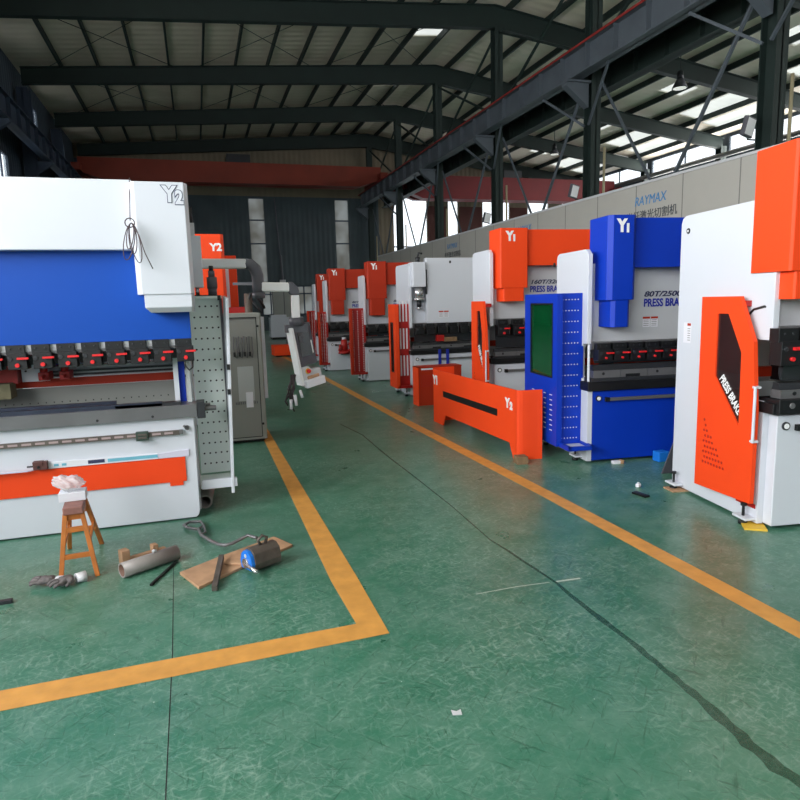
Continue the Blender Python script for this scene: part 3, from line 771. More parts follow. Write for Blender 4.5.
# ------------------------------------------------------------------ orange cover lying in the aisle
cv = empty('machine_cover', (2.95, 5.64, 0), math.radians(.6), 'long orange sheet metal cover with black slot lying on the floor before the machines', 'cover')
L = 2.3
front = [(0, 0), (.07, 0), (.15, .145), (L-.42, .145), (L-.33, 0.), (L, 0), (L, .66), (L-.03, .70), (.3, .70), (0, .70)]
sl = [(.42, .375), (L-.35, .375), (L-.35, .45), (.42, .45)]
fr = MB(ORANGE).prism(front, 'x', 0, .012)
fr.build('front_panel', None, cv)
MB(BLACK).prism(sl, 'x', -.002, .0).build('slot', None, cv)
e = MB(ORANGE)
pts = [(0, 0), (.02, -.022), (.05, -.036), (.09, -.044), (.14, -.05), (.2, -.058), (.25, -.07)]
for (a, b) in zip(pts, pts[1:]):
    e.hexa([(a[0], a[1], 0), (b[0], b[1], 0), (b[0], b[1]+.012, 0), (a[0], a[1]+.012, 0), (a[0], a[1], .70), (b[0], b[1], .70), (b[0], b[1]+.012, .70), (a[0], a[1]+.012, .70)])
e.build('end_panel', None, cv)
MB(ORANGE).box(0, .3, L-.012, L, 0, .72).build('end_panel', None, cv)
MB(DRED).box(.012, .2, .2, L-.02, .62, .632).box(.012, .02, .3, L-.4, .15, .2).build('stiffener', None, cv)
text('Y', .13, INKW, cv, (-.004, .185, .545), LEFTF, bold=.008)
text('2', .1, INKW, cv, (-.004, .105, .525), LEFTF, bold=.008)
text('Y1', .15, INKW, cv, (-.004, L-.1, .56), LEFTF, bold=.01)
# the smaller cover behind
c2 = empty('machine_cover', (3.14, 9.18, 0), 0, 'smaller red sheet metal cover with punched holes standing behind the long orange one', 'cover')
MB(ORANGE).box(0, .012, 0, .25, 0, .6).build('end_panel', None, c2)
fp = MB(RED).box(.012, .72, .02, .032, 0, .588).m(CARD).box(.06, .4, .015, .02, .55, .575).m(DRED)
for i in range(14):
    for k2 in range(7):
        fp._f([fp.bm.verts.new((.06+i*.03+(.015 if k2 % 2 else 0)+.01*math.cos(a*math.pi/3), .0185, .3+k2*.027+.01*math.sin(a*math.pi/3))) for a in range(6)])
fp.build('front_panel', None, c2)
MB(RED).box(.0, .72, .0, .25, .588, .6).build('top_panel', None, c2)

# ------------------------------------------------------------------ the large machine on the left
ml = empty('press_brake', (-.11, 4.98, 0), 0, 'large white press brake with blue ram and red stripe, at the left', 'machine')
WL = -3.4
MB(WHITE).prism([(WL, .01), (-.0, .01), (.02, .03), (.03, .06), (.035, .79), (WL, .79)], 'y', 0, .16).build('bed', None, ml, bevel=.006)
MB(BLACK).box(WL, 0, .05, .5, .0, .01).build('under_bed_shade', None, ml)  # black strip stands in for the shadow below the bed
MB(ORANGE).box(WL, -.05, -.012, 0, .305, .49).box(-.17, -.075, -.01, -.001, .275, .305).build('stripe', None, ml)
r = MB(IRON).box(WL, -.07, -.028, -.002, .665, .698).m(mat('pale_scale', (170, 150, 150), .5))
k = 0; x = -.12
while x > WL:
    r.box(x-.06, x, -.0295, -.027, .675, .69); x -= .085
r.m(MIDG).box(-.075, -.05, -.03, 0, .668, .7)
r.build('scale_rail', None, ml)
sc = MB(mat('dark_green_metal', (52, 70, 62), .5)).box(-.375, -.29, -.05, -.01, .645, .71).m(IRON).box(-.36, -.3, -.056, -.05, .66, .675).box(-.36, -.3, -.056, -.05, .683, .698).build('rail_carriage', None, ml, bevel=.003)
MB(MIDG).cyl((-.02, 0, .71), (-.02, -.02, .71), .018, n=12).cyl((-.02, -.02, .71), (-.04, -.04, .73), .01, n=8).build('bed_knob', None, ml)
# die table
MB(MIDG).box(WL, .06, -.035, .16, .785, .885).m(DARK)
t = MB(MIDG).box(WL, .06, -.035, .16, .79, .885)
t.m(BLACK)
for xx in (-2.1, -1.3, -.62, -.25): t.cyl((xx, -.037, .815), (xx, -.034, .815), .01, n=8)
t.build('die_table', None, ml, bevel=.003)
MB(mat('blued_steel', (58, 64, 80), .35, metal=.5, var=.15)).box(WL, -.18, .0, .05, .885, .915).box(WL, -.5, .09, .13, .885, .93).m(DARK).box(-.5, -.05, .0, .09, .885, .905).build('die_rail', None, ml)
MB(DARK).box(.06, .12, -.03, .1, .775, .9).m(MIDG).cyl((.12, .03, .84), (.2, .03, .84), .02, n=12).cyl((.12, .03, .87), (.16, .03, .87), .012, n=8).build('end_bracket', None, ml, bevel=.004)
# posts between bed and ram at the right end
MB(WHITE).box(-.09, -.055, .12, .2, .885, 1.4).build('guide_post', None, ml)
MB(DBLUE).box(-.055, -.01, .16, .22, .885, 1.4).build('guide_post', None, ml)
MB(GREYW).prism([(1.05, .03), (1.05, 2.3), (.12, 2.3), (.12, 1.38), (.3, 1.38), (.3, .88), (.12, .88), (.12, .03)], 'x', .0, .04).build('side_plate', None, ml, bevel=.003)
MB(LGREY).box(.0, .03, .12, .3, .885, 1.38).build('side_cover', None, ml)
# back gauge: sheet, red beam, rails and fingers
bg = MB(CABG).box(WL, -.08, .46, .48, .55, 1.02)
bg.m(HOLE)
x = -.15
while x > -2.2:
    bg.box(x-.008, x, .4585, .46, .9, .91); x -= .055
bgo = bg.build('rear_sheet', None, ml)
MB(RED).box(WL, -.08, .42, .46, 1.03, 1.09).build('gauge_beam', None, ml)
MB(GREYW).box(WL, -.08, .5, .53, 1.09, 1.38).m(DARK).box(WL, -.08, .47, .5, 1.13, 1.145).m(CHROME).cyl((WL, .47, 1.19), (-.08, .47, 1.19), .014, n=10).m(DARK).box(WL, -.08, .49, .5, 1.1, 1.115).build('gauge_rail', None, ml)
for x in (-1.0, -.86):
    f = MB(DRED).box(x-.035, x+.035, .3, .46, 1.09, 1.15).cyl((x, .33, 1.15), (x, .33, 1.22), .026, n=12).cyl((x, .33, 1.22), (x, .33, 1.235), .015, n=8).box(x-.012, x+.012, .2, .32, 1.11, 1.135)
    f.build('gauge_finger', None, ml, bevel=.003)
MB(CARD).box(-1.16, -.98, .38, .42, 1.08, 1.24).m(BLACK).cyl((-1.13, .375, 1.16), (-1.13, .38, 1.16), .008, n=8).cyl((-1.02, .375, 1.16), (-1.02, .38, 1.16), .008, n=8).build('gauge_block', None, ml)
MB(DRED).box(-1.6, -1.17, .3, .44, 1.08, 1.26).build('gauge_carriage', None, ml)
MB(mat('olive_block', (110, 104, 78), .7, var=.2, vscale=20)).box(-1.5, -1.2, .2, .36, .98, 1.09).build('gauge_foot', None, ml)
# ram, clamps
MB(BLUE).box(WL, .06, .0, .06, 1.37, 2.2).build('ram', None, ml, bevel=.003)
MB(GREYW).box(WL, .05, .01, .06, 1.32, 1.37).m(MIDG).box(WL, .05, .005, .02, 1.305, 1.325).build('clamp_rail', None, ml)
for k in range(15):
    clamp(ml, .0-.1555*k, 1.207, 1.372, .01, .115)
    if k < 14:
        pass
MB(BLACK).box(WL, .05, .03, .07, 1.23, 1.30).build('clamp_backing', None, ml)
MB(BLACK).tube([(.0, -.03, 1.22), (.005, -.03, 1.17), (.03, -.03, 1.14), (.055, -.02, 1.16), (.06, 0, 1.22)], .006, 6).build('sensor_cable', None, ml)
# white covers
MB(WHITE).box(WL, -.25, -.1, .3, 2.0, 2.465).build('top_cover', None, ml, bevel=.006)
P = lambda a, b, c, d, k: [(a, d), (a, c+k), (a+k, c), (b-k, c), (b, c+k), (b, d)]
h = MB(WHITE).prism([(-.27, .3), (-.27, -.14), (-.235, -.2), (.085, -.2), (.108, -.14), (.108, .3)], 'z', 1.69, 2.44).build('cylinder_cover', None, ml, bevel=.004)
lowc = MB(WHITE)
lowc.hexa([(-.225, -.19, 1.6), (.085, -.19, 1.6), (.105, .0, 1.6), (-.225, .0, 1.6), (-.225, -.19, 1.69), (.085, -.19, 1.69), (.105, .0, 1.69), (-.225, .0, 1.69)])
lowc.hexa([(-.19, -.15, 1.565), (.075, -.15, 1.565), (.10, .0, 1.565), (-.19, .0, 1.565), (-.225, -.19, 1.6), (.085, -.19, 1.6), (.105, .0, 1.6), (-.225, .0, 1.6)])
lowc.build('lower_cover', None, h, bevel=.003)
for mtl, bo, yy in ((INK, .013, -.2015), (WHITE, .007, -.204)):
    text('Y', .145, mtl, h, (-.01, yy, 2.355), FRONT, bold=bo*.8, sx=.9)
    text('2', .12, mtl, h, (.052, yy, 2.335), FRONT, bold=bo*.8, sx=.85)
MB(WHITE).box(WL, .1, .3, 1.0, 1.9, 2.2).build('upper_body', None, ml)
# labels and paper along the stripe
MB(CARD).prism([(-.965, .495), (-.24, .495), (-.24, .535), (-.965, .54)], 'y', -.016, -.001).m(CYAN).box(-.58, -.24, -.018, -.0155, .505, .528).m(INK).box(-.71, -.6, -.018, -.0155, .505, .53).m(CYAN).box(-.93, -.9, -.018, -.0155, .508, .525).box(-.88, -.85, -.018, -.0155, .508, .525).build('scale_tape', None, ml)
MB(LAV).prism([(-.24, .495), (-.02, .495), (-.02, .545), (-.24, .53)], 'y', -.012, -.001).build('paper_strip', None, ml)
# side guard of the left machine: open box with a pierced back and an open white door
g = MB(PERF).box(.055, .31, .42, .44, .24, 1.68)
g.m(HOLE).dots(.09, .27, .32, 1.6, 5, 16, .4185, .0078, 8)
go = g.build('side_guard', None, ml)
MB(PERF).box(.045, .31, .1, .42, .2, .225).m(WHITE).box(.055, .32, .07, .1, .2, .27).build('guard_tray', None, go)
MB(GREYL).box(.29, .31, .39, .42, .24, 1.68).m(PERF).box(.045, .31, .36, .44, 1.66, 1.68).m(BLACK).box(.275, .30, .35, .39, 1.645, 1.685).build('guard_frame', None, go)
dp = MB(WHITE).hexa([(.272, .06, .15), (.296, .06, .15), (.302, .42, .15), (.282, .42, .15), (.322, .06, 1.66), (.346, .06, 1.66), (.338, .42, 1.68), (.315, .42, 1.68)]).build('guard_door', None, go, bevel=.003)
MB(BLACK).box(.292, .315, .04, .08, .93, .97).box(.30, .322, .04, .08, 1.12, 1.16).build('door_hinge', None, dp)

def rootless(mb, name, label, cat, loc=(0, 0, 0), rz=0, group=None, bevel=0):
    return tag(mb.build(name, None, None, bevel, loc, rz), label, cat, group)

# cable hanging over the cover edge
cb = MB(mat('brown_cable', (70, 52, 56), .5))
bx, by, bz = -.37, 4.735, 2.06
cb.tube([(bx+.0, by+.14, 2.475), (bx+.0, by+.12, 2.468), (bx-.005, by+.06, 2.3), (bx-.01, by+.02, bz+.12)], .0035, 6)
for a, (w_, hh, tx) in enumerate(((.055, .24, -.05), (.04, .2, .0), (.05, .26, .03), (.035, .17, -.03))):
    pts = [(bx+tx*(.5-.5*math.cos(t))+w_*math.sin(t)*.6, by-.01-.004*a, bz+.1-hh*.5*(1-math.cos(t))) for t in [2*math.pi*i/18 for i in range(18)]]
    cb.tube(pts, .0035, 6, True)
cb.tube([(bx, by-.02, bz+.1), (bx+.04, by-.03, bz+.02), (bx+.07, by-.03, bz-.1), (bx+.11, by-.03, bz-.2)], .0035, 6)
cb.tube([(bx-.01+.03*math.cos(t), by-.025, bz+.1+.03*math.sin(t)) for t in [2*math.pi*i/12 for i in range(12)]], .004, 6, True)
rootless(cb, 'cable_coil', 'loosely coiled brown cable hanging against the white cover of the left machine', 'cable')

# clamp block and paper on the stripe edge
v = empty('bench_vise', (-1.12, 4.955, .50), 0, 'small brown clamping block resting on the red stripe edge of the left machine', 'vise')
MB(mat('brown_iron', (92, 56, 52), .6, var=.2)).box(-.045, .045, -.03, .02, .0, .055).box(-.045, .02, -.035, .015, .03, .06).m(BLACK).cyl((-.01, -.037, .02), (-.01, -.03, .02), .01, n=8).build('vise_body', None, v, bevel=.003)
MB(BLACK).cyl((-.045, -.01, .025), (-.085, -.01, .025), .006, n=8).cyl((-.07, -.02, .03), (-.07, .01, .02), .004, n=6).build('screw', None, v)
rootless(MB(LAV).prism([(-.42, 0), (.0, .0), (.035, .022), (-.42, .03)], 'z', -.004, .004), 'paper_sheet', 'pale lavender sheet lying on the red stripe at the left edge', 'paper', (-1.2, 4.93, .497), 0)

# control cabinet behind the left machine
cc = empty('control_cabinet', (-.02, 7.6, 0), 0, 'tall grey control cabinet with open door face behind the left machine', 'cabinet')
cw = .72
MB(CABG).box(0, cw, .02, .55, .03, 1.51).m(BLACK).box(.03, cw-.03, .06, .5, 0, .03).build('cabinet_body', None, cc, bevel=.006)
dd = MB(CABG).ring([(0, .04), (cw-.02, .04), (cw-.02, 1.5), (0, 1.5)], [(.03, .07), (cw-.06, .07), (cw-.06, 1.46), (.03, 1.46)], 'y', -.02, .02).m(mat('cabinet_door_grey', (140, 141, 136), .5)).box(.03, cw-.06, -.005, .02, .07, 1.46).m(LGREY).box(.42, .6, -.008, -.004, .5, .9)
dd.m(CARD).box(.5, .58, -.01, -.006, .42, .6)
dd.m(BLACK).ring([(.025, .065), (cw-.055, .065), (cw-.055, 1.465), (.025, 1.465)], [(.033, .073), (cw-.063, .073), (cw-.063, 1.457), (.033, 1.457)], 'y', -.0215, -.019)
do = dd.build('cabinet_door', None, cc)
for k in range(4):
    x = .40+.058*k
    MB(GREYL).tube([(x, -.015, 1.25), (x-.005, -.02, 1.12), (x+.005, -.02, 1.02), (x+.025, -.02, 1.0), (x+.035, -.02, 1.06), (x+.03, -.015, 1.24)], .0045, 6).m(BLACK).box(x-.012, x+.012, -.03, -.01, 1.02, 1.07).build('cable_hook', None, do)
lv = MB(GREYL)
for k in range(13): lv.box(.38+k*.02, .388+k*.02, -.0075, -.005, .46, .49)
lv.build('vent_slots', None, do)
MB(BLACK).cyl((cw-.045, -.03, .22), (cw-.045, -.02, .22), .014, n=8).cyl((cw-.045, -.03, 1.36), (cw-.045, -.02, 1.36), .014, n=8).build('door_lock', None, do)
MB(WHITE).box(cw, cw+.045, .1, .5, .5, 1.46).build('side_strip', None, cc, bevel=.003)

# swing arm and operator pendant
ar = empty('operator_panel', (-.05, 6.0, 0), 0, 'operator pendant with screen hanging from a grey and white swing arm beside the cabinet', 'control panel')
arm = MB(SILVER).bar((-.3, 0, 1.975), (.50, 0, 1.965), .10, .085)
armo = arm.build('swing_arm', None, ar, bevel=.012)
MB(GREYL).tube([(.49, 0, 1.965), (.54, 0, 1.96), (.58, 0, 1.92), (.597, 0, 1.86), (.597, 0, 1.76), (.597, 0, 1.70)], [.048, .052, .054, .054, .052, .048], 16).cyl((.597, 0, 1.66), (.597, 0, 1.71), .056, n=20).build('elbow', None, armo)
MB(INKW).bar((.62, 0, 1.76), (.88, 0, 1.752), .09, .082).build('swing_arm', None, ar, bevel=.012)
MB(GREYL).bar((.40, .25, 1.80), (.56, .02, 1.79), .03, .025).build('arm_stay', None, ar)
MB(GREYL).prism([(.86, 1.80), (.90, 1.80), (.955, 1.75), (.962, 1.68), (.885, 1.68), (.86, 1.715)], 'y', -.045, .045).build('elbow', None, ar, bevel=.01)
MB(INKW).box(.888, .958, -.035, .035, 1.47, 1.68).build('drop_tube', None, ar, bevel=.006)
MB(GREYL).cyl((.925, 0, 1.40), (.925, 0, 1.475), .066, n=20).box(.82, 1.02, -.04, .05, 1.34, 1.41).build('swivel', None, ar)
def pend(mb, name, parent, bevel=0.):
    mb.bm.transform(Matrix.Translation((.905, -.02, 1.39)) @ Matrix.Rotation(.4, 4, 'Z') @ Matrix.Rotation(-.17, 4, 'Y') @ Matrix.Scale(.76, 4))
    return mb.build(name, None, parent, bevel)
body = pend(MB(GREYL).box(-.07, .21, -.02, .08, -.5, .02), 'pendant_body', ar, .01)
pend(MB(INKW).box(-.09, -.055, -.06, .08, -.72, .0), 'white_edge', body, .006)
pend(MB(SCREEN).box(.0, .16, -.026, -.02, -.38, -.08).m(INKW).box(.165, .18, -.0275, -.0255, -.36, -.2).m(GREYL).box(.02, .06, -.0275, -.0255, -.2, -.12), 'screen', body)
pend(MB(GREYW).prism([(-.055, -.74), (.22, -.74), (.22, -.56), (.1, -.56), (.05, -.5), (-.055, -.5)], 'y', -.05, .06).m(CARD).box(-.05, .23, -.1, -.03, -.76, -.66).m(WOODP).box(.0, .17, -.075, -.049, -.66, -.62), 'button_shelf', body, .008)
pend(MB(TAPE).cyl((.03, -.055, -.56), (.03, -.047, -.56), .036, n=20).m(LEVER).cyl((.03, -.085, -.56), (.03, -.055, -.56), .024, n=20), 'emergency_stop', body)
ax = -.06
cbm = MB(mat('dark_cable', (52, 44, 48), .5))
for k in range(6):
    a = k*1.1
    cbm.tube([(.93+ax+.02*math.sin(a), -.02, .95), (.90+ax+.03*math.cos(a), -.03, .82), (.88+ax+.04*math.sin(a*2), -.02, .70), (.89+ax+.03*math.cos(a*1.7), -.02, .60+.03*k)], .008, 6)
cbm.m(CARD).cyl((.93+ax, -.04, .76), (.94+ax, -.04, .66), .016, n=10).cyl((.98+ax, -.04, .80), (1.0+ax, -.04, .73), .014, n=10).cyl((.89+ax, -.05, .72), (.89+ax, -.05, .63), .014, n=10)
cbm.build('cable_bundle', None, ar)

# hydraulic block on the guard of the left machine
hb = empty('hydraulic_block', (-.03, 5.46, 1.69), 0, 'white block with dark valve fittings between the left machine and the orange one', 'valve')
MB(WHITE).box(-.1, .1, -.05, .1, .06, .46).build('valve_block', None, hb, bevel=.004)
MB(GREYW).box(-.06, .06, -.03, .08, .46, .56).m(BLACK).cyl((.03, 0, .56), (.03, 0, .68), .022, n=10).build('block_cap', None, hb)
MB(CHROME).cyl((-.02, 0, 0), (-.02, 0, .07), .02, n=10).cyl((.05, 0, 0), (.05, 0, .07), .015, n=10).build('fitting', None, hb)
MB(GREYL).cyl((.165, 0, .0), (.165, 0, .06), .035, n=14).cyl((.165, 0, .05), (.165, 0, .14), .04, n=16).cyl((.165, 0, .14), (.165, 0, .19), .026, n=12).m(BLACK).cyl((.165, 0, .19), (.165, 0, .23), .018, n=10).build('valve_body', None, hb)
MB(BLACK).box(-.1, .2, -.03, .08, -.02, .0).build('mounting_plate', None, hb)

# orange machine behind the left one
mo = press_brake((-2.1, 8.95, 0), 0, 'orange-red topped press brake mostly hidden behind the large left machine', W=2.5, D=1.3, ztop=2.2, bed_top=.78, die=(.8, .98), clamps=(1.15, 1.35), zr=1.36, cover=ORANGE,
                 cz=(2.05, 2.5), head=(-.0, .45, -.1, 1.5, 2.52, 1.42), letters=None, group='press brakes behind the left machine', ram=ORANGE, feet=False)
text('Y2', .13, INKW, mo, (2.40, -.104, 2.35), FRONT, bold=.006)
MB(ORANGE).box(2.45, 2.67, .35, 1.2, .3, 2.28).build('side_cover', None, mo, bevel=.01)
MB(DARK).tube([(2.72, -.3, 1.55), (2.78, -.35, 1.75), (2.9, -.3, 1.66), (2.96, -.2, 1.56)], .02, 6).tube([(2.75, -.3, 1.7), (2.85, -.3, 1.58), (2.92, -.3, 1.5)], .02, 6).build('hose', None, mo)
MB(DRED).box(2.5, 2.75, -.25, 0, 1.45, 1.58).m(IRON).cyl((2.75, -.3, .3), (2.75, -.3, 1.75), .05, n=12).build('oil_unit', None, mo)

# ------------------------------------------------------------------ small things on the floor
st = empty('step_stool', (-.79, 4.13, 0), math.radians(5), 'narrow orange wooden stool with splayed legs standing before the left machine', 'stool')
seat = MB(WOODR).box(-.055, .055, -.03, .30, .395, .44).build('seat', None, st, bevel=.006)
tops = [(-.045, 0), (.045, 0), (.045, .27), (-.045, .27)]; bots = [(-.10, -.05), (.10, -.05), (.10, .53), (-.10, .53)]
for (a, b), (c, d_) in zip(tops, bots): MB(WOOD).bar((c, d_, .0), (a, b, .40), .026, .022).build('leg', None, st, bevel=.002)
MB(WOOD).box(-.05, .05, .0, .27, .355, .39).build('apron', None, st)
for zz, s_ in ((.14, .08), (.30, .058)):
    f = (0.4-zz)/.4
    MB(WOOD).box(-s_, s_, -.05*f-.008, -.05*f+.008, zz-.014, zz+.014).build('stretcher', None, st)
    MB(WOOD).box(-s_, s_, .27+.23*f-.008, .27+.23*f+.008, zz-.014+.02, zz+.014+.02).build('stretcher', None, st)
MB(WOOD).bar((-.07, .0, .2), (-.07, .38, .2), .012, .025).build('stretcher', None, st)
MB(WOOD).bar((.07, .0, .2), (.07, .40, .2), .012, .025).build('stretcher', None, st)
rootless(MB(CARD).box(-.075, .075, -.05, .06, 0, .055), 'carton', 'small white carton lying on the seat of the wooden stool', 'box', (-.81, 4.28, .441), math.radians(3), bevel=.003)
# crumpled film
bm = bmesh.new(); bmesh.ops.create_icosphere(bm, subdivisions=4, radius=1)
for v_ in bm.verts:
    c = v_.co; n_ = math.sin(c.x*9+c.z*5)*.1+math.sin(c.y*13+c.x*7)*.08+math.sin(c.z*17-c.x*11)*.06
    v_.co = Vector((c.x*.088*(1+n_), c.y*.06*(1+n_), (c.z*.045+(.02 if c.x < -.2 else 0)*abs(c.x))*(1+n_)))
mb = MB(FILM); mb.bm.free(); mb.bm = bm
o = rootless(mb, 'plastic_bag', 'crumpled clear plastic film on top of the white carton on the stool', 'plastic bag', (-.83, 4.28, .545), 0)
for p in o.data.polygons: p.use_smooth = True

def glove(loc, rz, label, flip=1, cuffdir=1):
    e = empty('work_glove', loc, rz, label, 'glove', None)
    def skin(vs, es, name, m):
        me = bpy.data.meshes.new(name); me.from_pydata([v[:3] for v in vs], es, []); me.materials.append(m)
        o = bpy.data.objects.new(name, me); COL.objects.link(o); o.parent = e
        md = o.modifiers.new('skin', 'SKIN'); md.use_smooth_shade = True
        sv = me.skin_vertices[0].data
        for i, v in enumerate(vs): sv[i].radius = (v[3], v[4])
        sv[0].use_root = True
        o.modifiers.new('sub', 'SUBSURF').levels = 1; o.modifiers['sub'].render_levels = 1
        return o
    V = [(0, 0, .03, .03, .024), (.035, 0, .032, .038, .026), (.07, 0, .032, .038, .024)]; E = [(0, 1), (1, 2)]
    for i, (dy, L_, up) in enumerate(((-.033, .06, .0), (-.011, .075, .008), (.012, .07, .004), (.034, .052, -.004))):
        b = len(V)
        V += [(.085, dy, .03+up, .0115, .0115), (.085+L_*.5, dy*1.25, .034+up, .0105, .0105), (.085+L_*.85, dy*1.35, .018, .0095, .0095)]
        E += [(2, b), (b, b+1), (b+1, b+2)]
    b = len(V); V += [(.035, -.045*flip, .028, .012, .012), (.07, -.068*flip, .016, .0105, .0105)]; E += [(1, b), (b, b+1)]
    skin(V, E, 'glove_body', GLOVE)
    c = MB(GLOVEW).tube([(-.005, 0, .03), (-.03, 0, .029), (-.06, .004, .028)], [.034, .036, .04], 14).build('glove_cuff', None, e)
    c.scale = (1, 1.15, .75)
    return e
glove((-.905, 4.035, .003), math.radians(165), 'dark grey work glove lying left of the stool foot, fingers to the left', 1)
glove((-.80, 4.03, .003), math.radians(205), 'grey work glove with white cuff pointing right, in front of the stool', -1)

# steel tube with block behind, on the floor
tb = empty('steel_tube', (-.385, 4.09, .047), math.radians(31), 'short thick grey steel tube lying on the floor right of the stool', 'tube')
MB(PIPE).pipe((-.18, 0, 0), (.18, 0, 0), .047, .037).m(PIPEI).pipe((-.179, 0, 0), (.179, 0, 0), .0372, .036).build('tube_wall', None, tb)  # inside of the tube in a darker brown than its wall
MB(GREYW).tube([(.02, -.0, .053), (.03, .0, .058), (.045, 0, .053)], .01, 6).build('tape_wrap', None, tb)
rootless(MB(WOODP).box(-.14, .14, -.02, .02, 0, .05).box(-.15, -.1, -.03, .03, .0, .11).box(.05, .085, -.025, .025, .05, .09), 'wooden_cradle', 'small pale wooden cradle lying directly behind the grey steel tube', 'block', (-.43, 4.24, 0), math.radians(28), bevel=.003)
rootless(MB(BLACK).bar((-.17, 0, .008), (.17, 0, .008), .014, .014), 'steel_rod', 'thin dark rod lying on the floor between tube and board', 'rod', (-.30, 3.965, 0), math.radians(67))
rootless(MB(DARK).box(-.16, .06, -.016, .016, 0, .022), 'steel_bar', 'dark flat bar cut off by the left edge of the photo', 'bar', (-1.15, 3.865, 0), math.radians(3), bevel=.003)
bd = MB(WOODP).prism([(-.21, 3.92), (-.10, 3.66), (.17, 3.88), (.50, 4.12), (.40, 4.32), (.05, 4.10)], 'z', .0, .018)
rootless(bd, 'wooden_board', 'worn pale plywood board lying flat under the blue faced lifter', 'board', (0, 0, 0), 0, bevel=.003)
rootless(MB(WOODP).prism([(.05, 3.93), (.20, 3.86), (.27, 3.98), (.1, 4.06)], 'z', .0195, .034), 'wooden_offcut', 'small pale wood offcut lying on the plywood board beside the lifter', 'board', bevel=.003)
# square tube across the board
rootless(MB(IRON).bar((-.015, 3.60, .02), (.04, 3.98, .055), .03, .03), 'square_bar', 'rusty square tube leaning across the near edge of the plywood board', 'bar')
# bent steel rod with loops
rd = MB(MIDG).tube([(-.17, 4.72, .02), (-.20, 4.79, .02), (-.16, 4.85, .02), (-.08, 4.83, .02), (-.06, 4.72, .02), (-.10, 4.66, .02), (-.17, 4.72, .02)], .011, 8)
rd.tube([(-.10, 4.66, .025), (-.08, 4.5, .03), (-.02, 4.33, .04), (.03, 4.2, .055), (.07, 4.13, .07), (.12, 4.14, .075), (.22, 4.22, .085), (.27, 4.12, .095)], .0115, 8)
rd.tube([(-.06, 4.7, .025), (-.05, 4.55, .03), (-.08, 4.5, .035)], .009, 8)
rootless(rd, 'bent_rod', 'bent steel handle rod with a looped end reaching over the plywood board', 'rod')
# magnetic lifter
lf = empty('magnetic_lifter', (.275, 3.86, .02), math.radians(28), 'iron magnetic lifter block with bright blue round face on the plywood board', 'lifter')
MB(IRON).prism([(-.06, 0), (.06, 0), (.068, .04), (.055, .10), (.02, .125), (-.02, .125), (-.055, .10), (-.068, .04)], 'x', -.085, .1).build('lifter_body', None, lf, bevel=.004)
MB(MBLUE).prism([(-.055, 0), (.055, 0), (.065, .04), (.05, .09), (.02, .115), (-.02, .115), (-.05, .09), (-.065, .04)], 'x', -.11, -.086).m(GREYW).cyl((-.115, 0, .085), (-.11, 0, .085), .012, n=12).build('face_plate', None, lf, bevel=.003)
MB(CHROME).cyl((-.12, 0, .04), (-.105, 0, .04), .03, n=16).cyl((-.115, -.0, .035), (-.13, -.15, .03), .012, n=10).build('lever_handle', None, lf)
MB(IRON).tube([(.0, 0, .12), (-.02, -.0, .155), (.01, 0, .18), (.045, 0, .16), (.03, 0, .12)], .01, 8).build('shackle', None, lf)
# pipes below the left machine's guard
tb2 = empty('steel_tube', (-.02, 5.5, .055), math.radians(86), 'dark grey pipe end lying on the floor under the pierced side guard', 'tube')
MB(PIPE).pipe((-.3, 0, 0), (.3, 0, 0), .055, .045).build('tube_wall', PIPE, tb2)
rootless(MB(BLACK).tube([(-.05+.09*math.cos(t), 5.95+.12*math.sin(t), .02+.01*math.sin(3*t)) for t in [2*math.pi*i/20 for i in range(20)]], .012, 6, True), 'hose_loop', 'black hose loop on the floor under the pierced side guard', 'hose')

rootless(MB(WOODB).box(-.055, .055, -.06, .06, 0, .075), 'wooden_block', 'brown wooden block at the foot of the long orange cover', 'block', (2.92, 5.49, 0), math.radians(-10), bevel=.003)
# board leaning between machines 1 and 2
rootless(MB(GREYL).hexa([(3.89, 4.66, 0), (4.9, 4.5, 0), (4.9, 4.51, 0), (3.89, 4.67, 0), (3.95, 4.50, .50), (4.95, 4.34, .50), (4.95, 4.35, .50), (3.95, 4.51, .50)]), 'metal_sheet', 'grey metal sheet leaning behind the nearest white machine, only its edge showing', 'sheet')
rootless(MB(MBLUE).box(-.06, .06, -.05, .05, 0, .1), 'plastic_bin', 'small blue bin on the floor between blue bed and nearest white machine', 'bin', (4.19, 5.04, 0), 0, bevel=.01)
rootless(MB(CARD).box(-.02, .02, -.015, .015, 0, .03).m(GREYW).cyl((0, 0, .03), (0, 0, .042), .012, n=8), 'paper_scrap', 'tiny crumpled white scrap on the floor before the blue bed', 'scrap', (3.44, 4.40, 0), .4, bevel=.006)
rootless(MB(BLACK).box(-.025, .025, -.07, .07, 0, .014).m(DARK).box(-.015, .015, -.05, .05, .014, .017), 'metal_scrap', 'small black flat piece lying on the floor below the white scrap', 'scrap', (3.31, 4.2, 0), .15)
rootless(MB(CARD).box(-.05, .03, -.02, .02, 0, .03).m(WOODP).box(.03, .06, -.03, .02, 0, .035), 'paper_scrap', 'cream scraps of packaging at the foot of the blue bed', 'scrap', (3.75, 5.12, 0), -.1, bevel=.004)
rootless(MB(TAPE).box(-.07, .07, -.09, .09, 0, .012), 'levelling_pad', 'yellow pad under the near corner of the nearest white machine', 'pad', (3.555, 3.33, 0), math.radians(-35))
rootless(MB(WOODP).box(-.08, .08, -.07, .07, 0, .01), 'levelling_pad', 'brown card pad under the rear foot of the nearest white machine', 'pad', (3.68, 4.22, 0), math.radians(-9))
rootless(MB(GREYW).prism([(-.02, -.01), (.015, -.02), (.022, .012), (.002, .006), (-.015, .02)], 'z', 0, .003), 'paper_scrap', 'small torn grey paper flake on the open green floor', 'scrap', (.86, 2.14, 0))
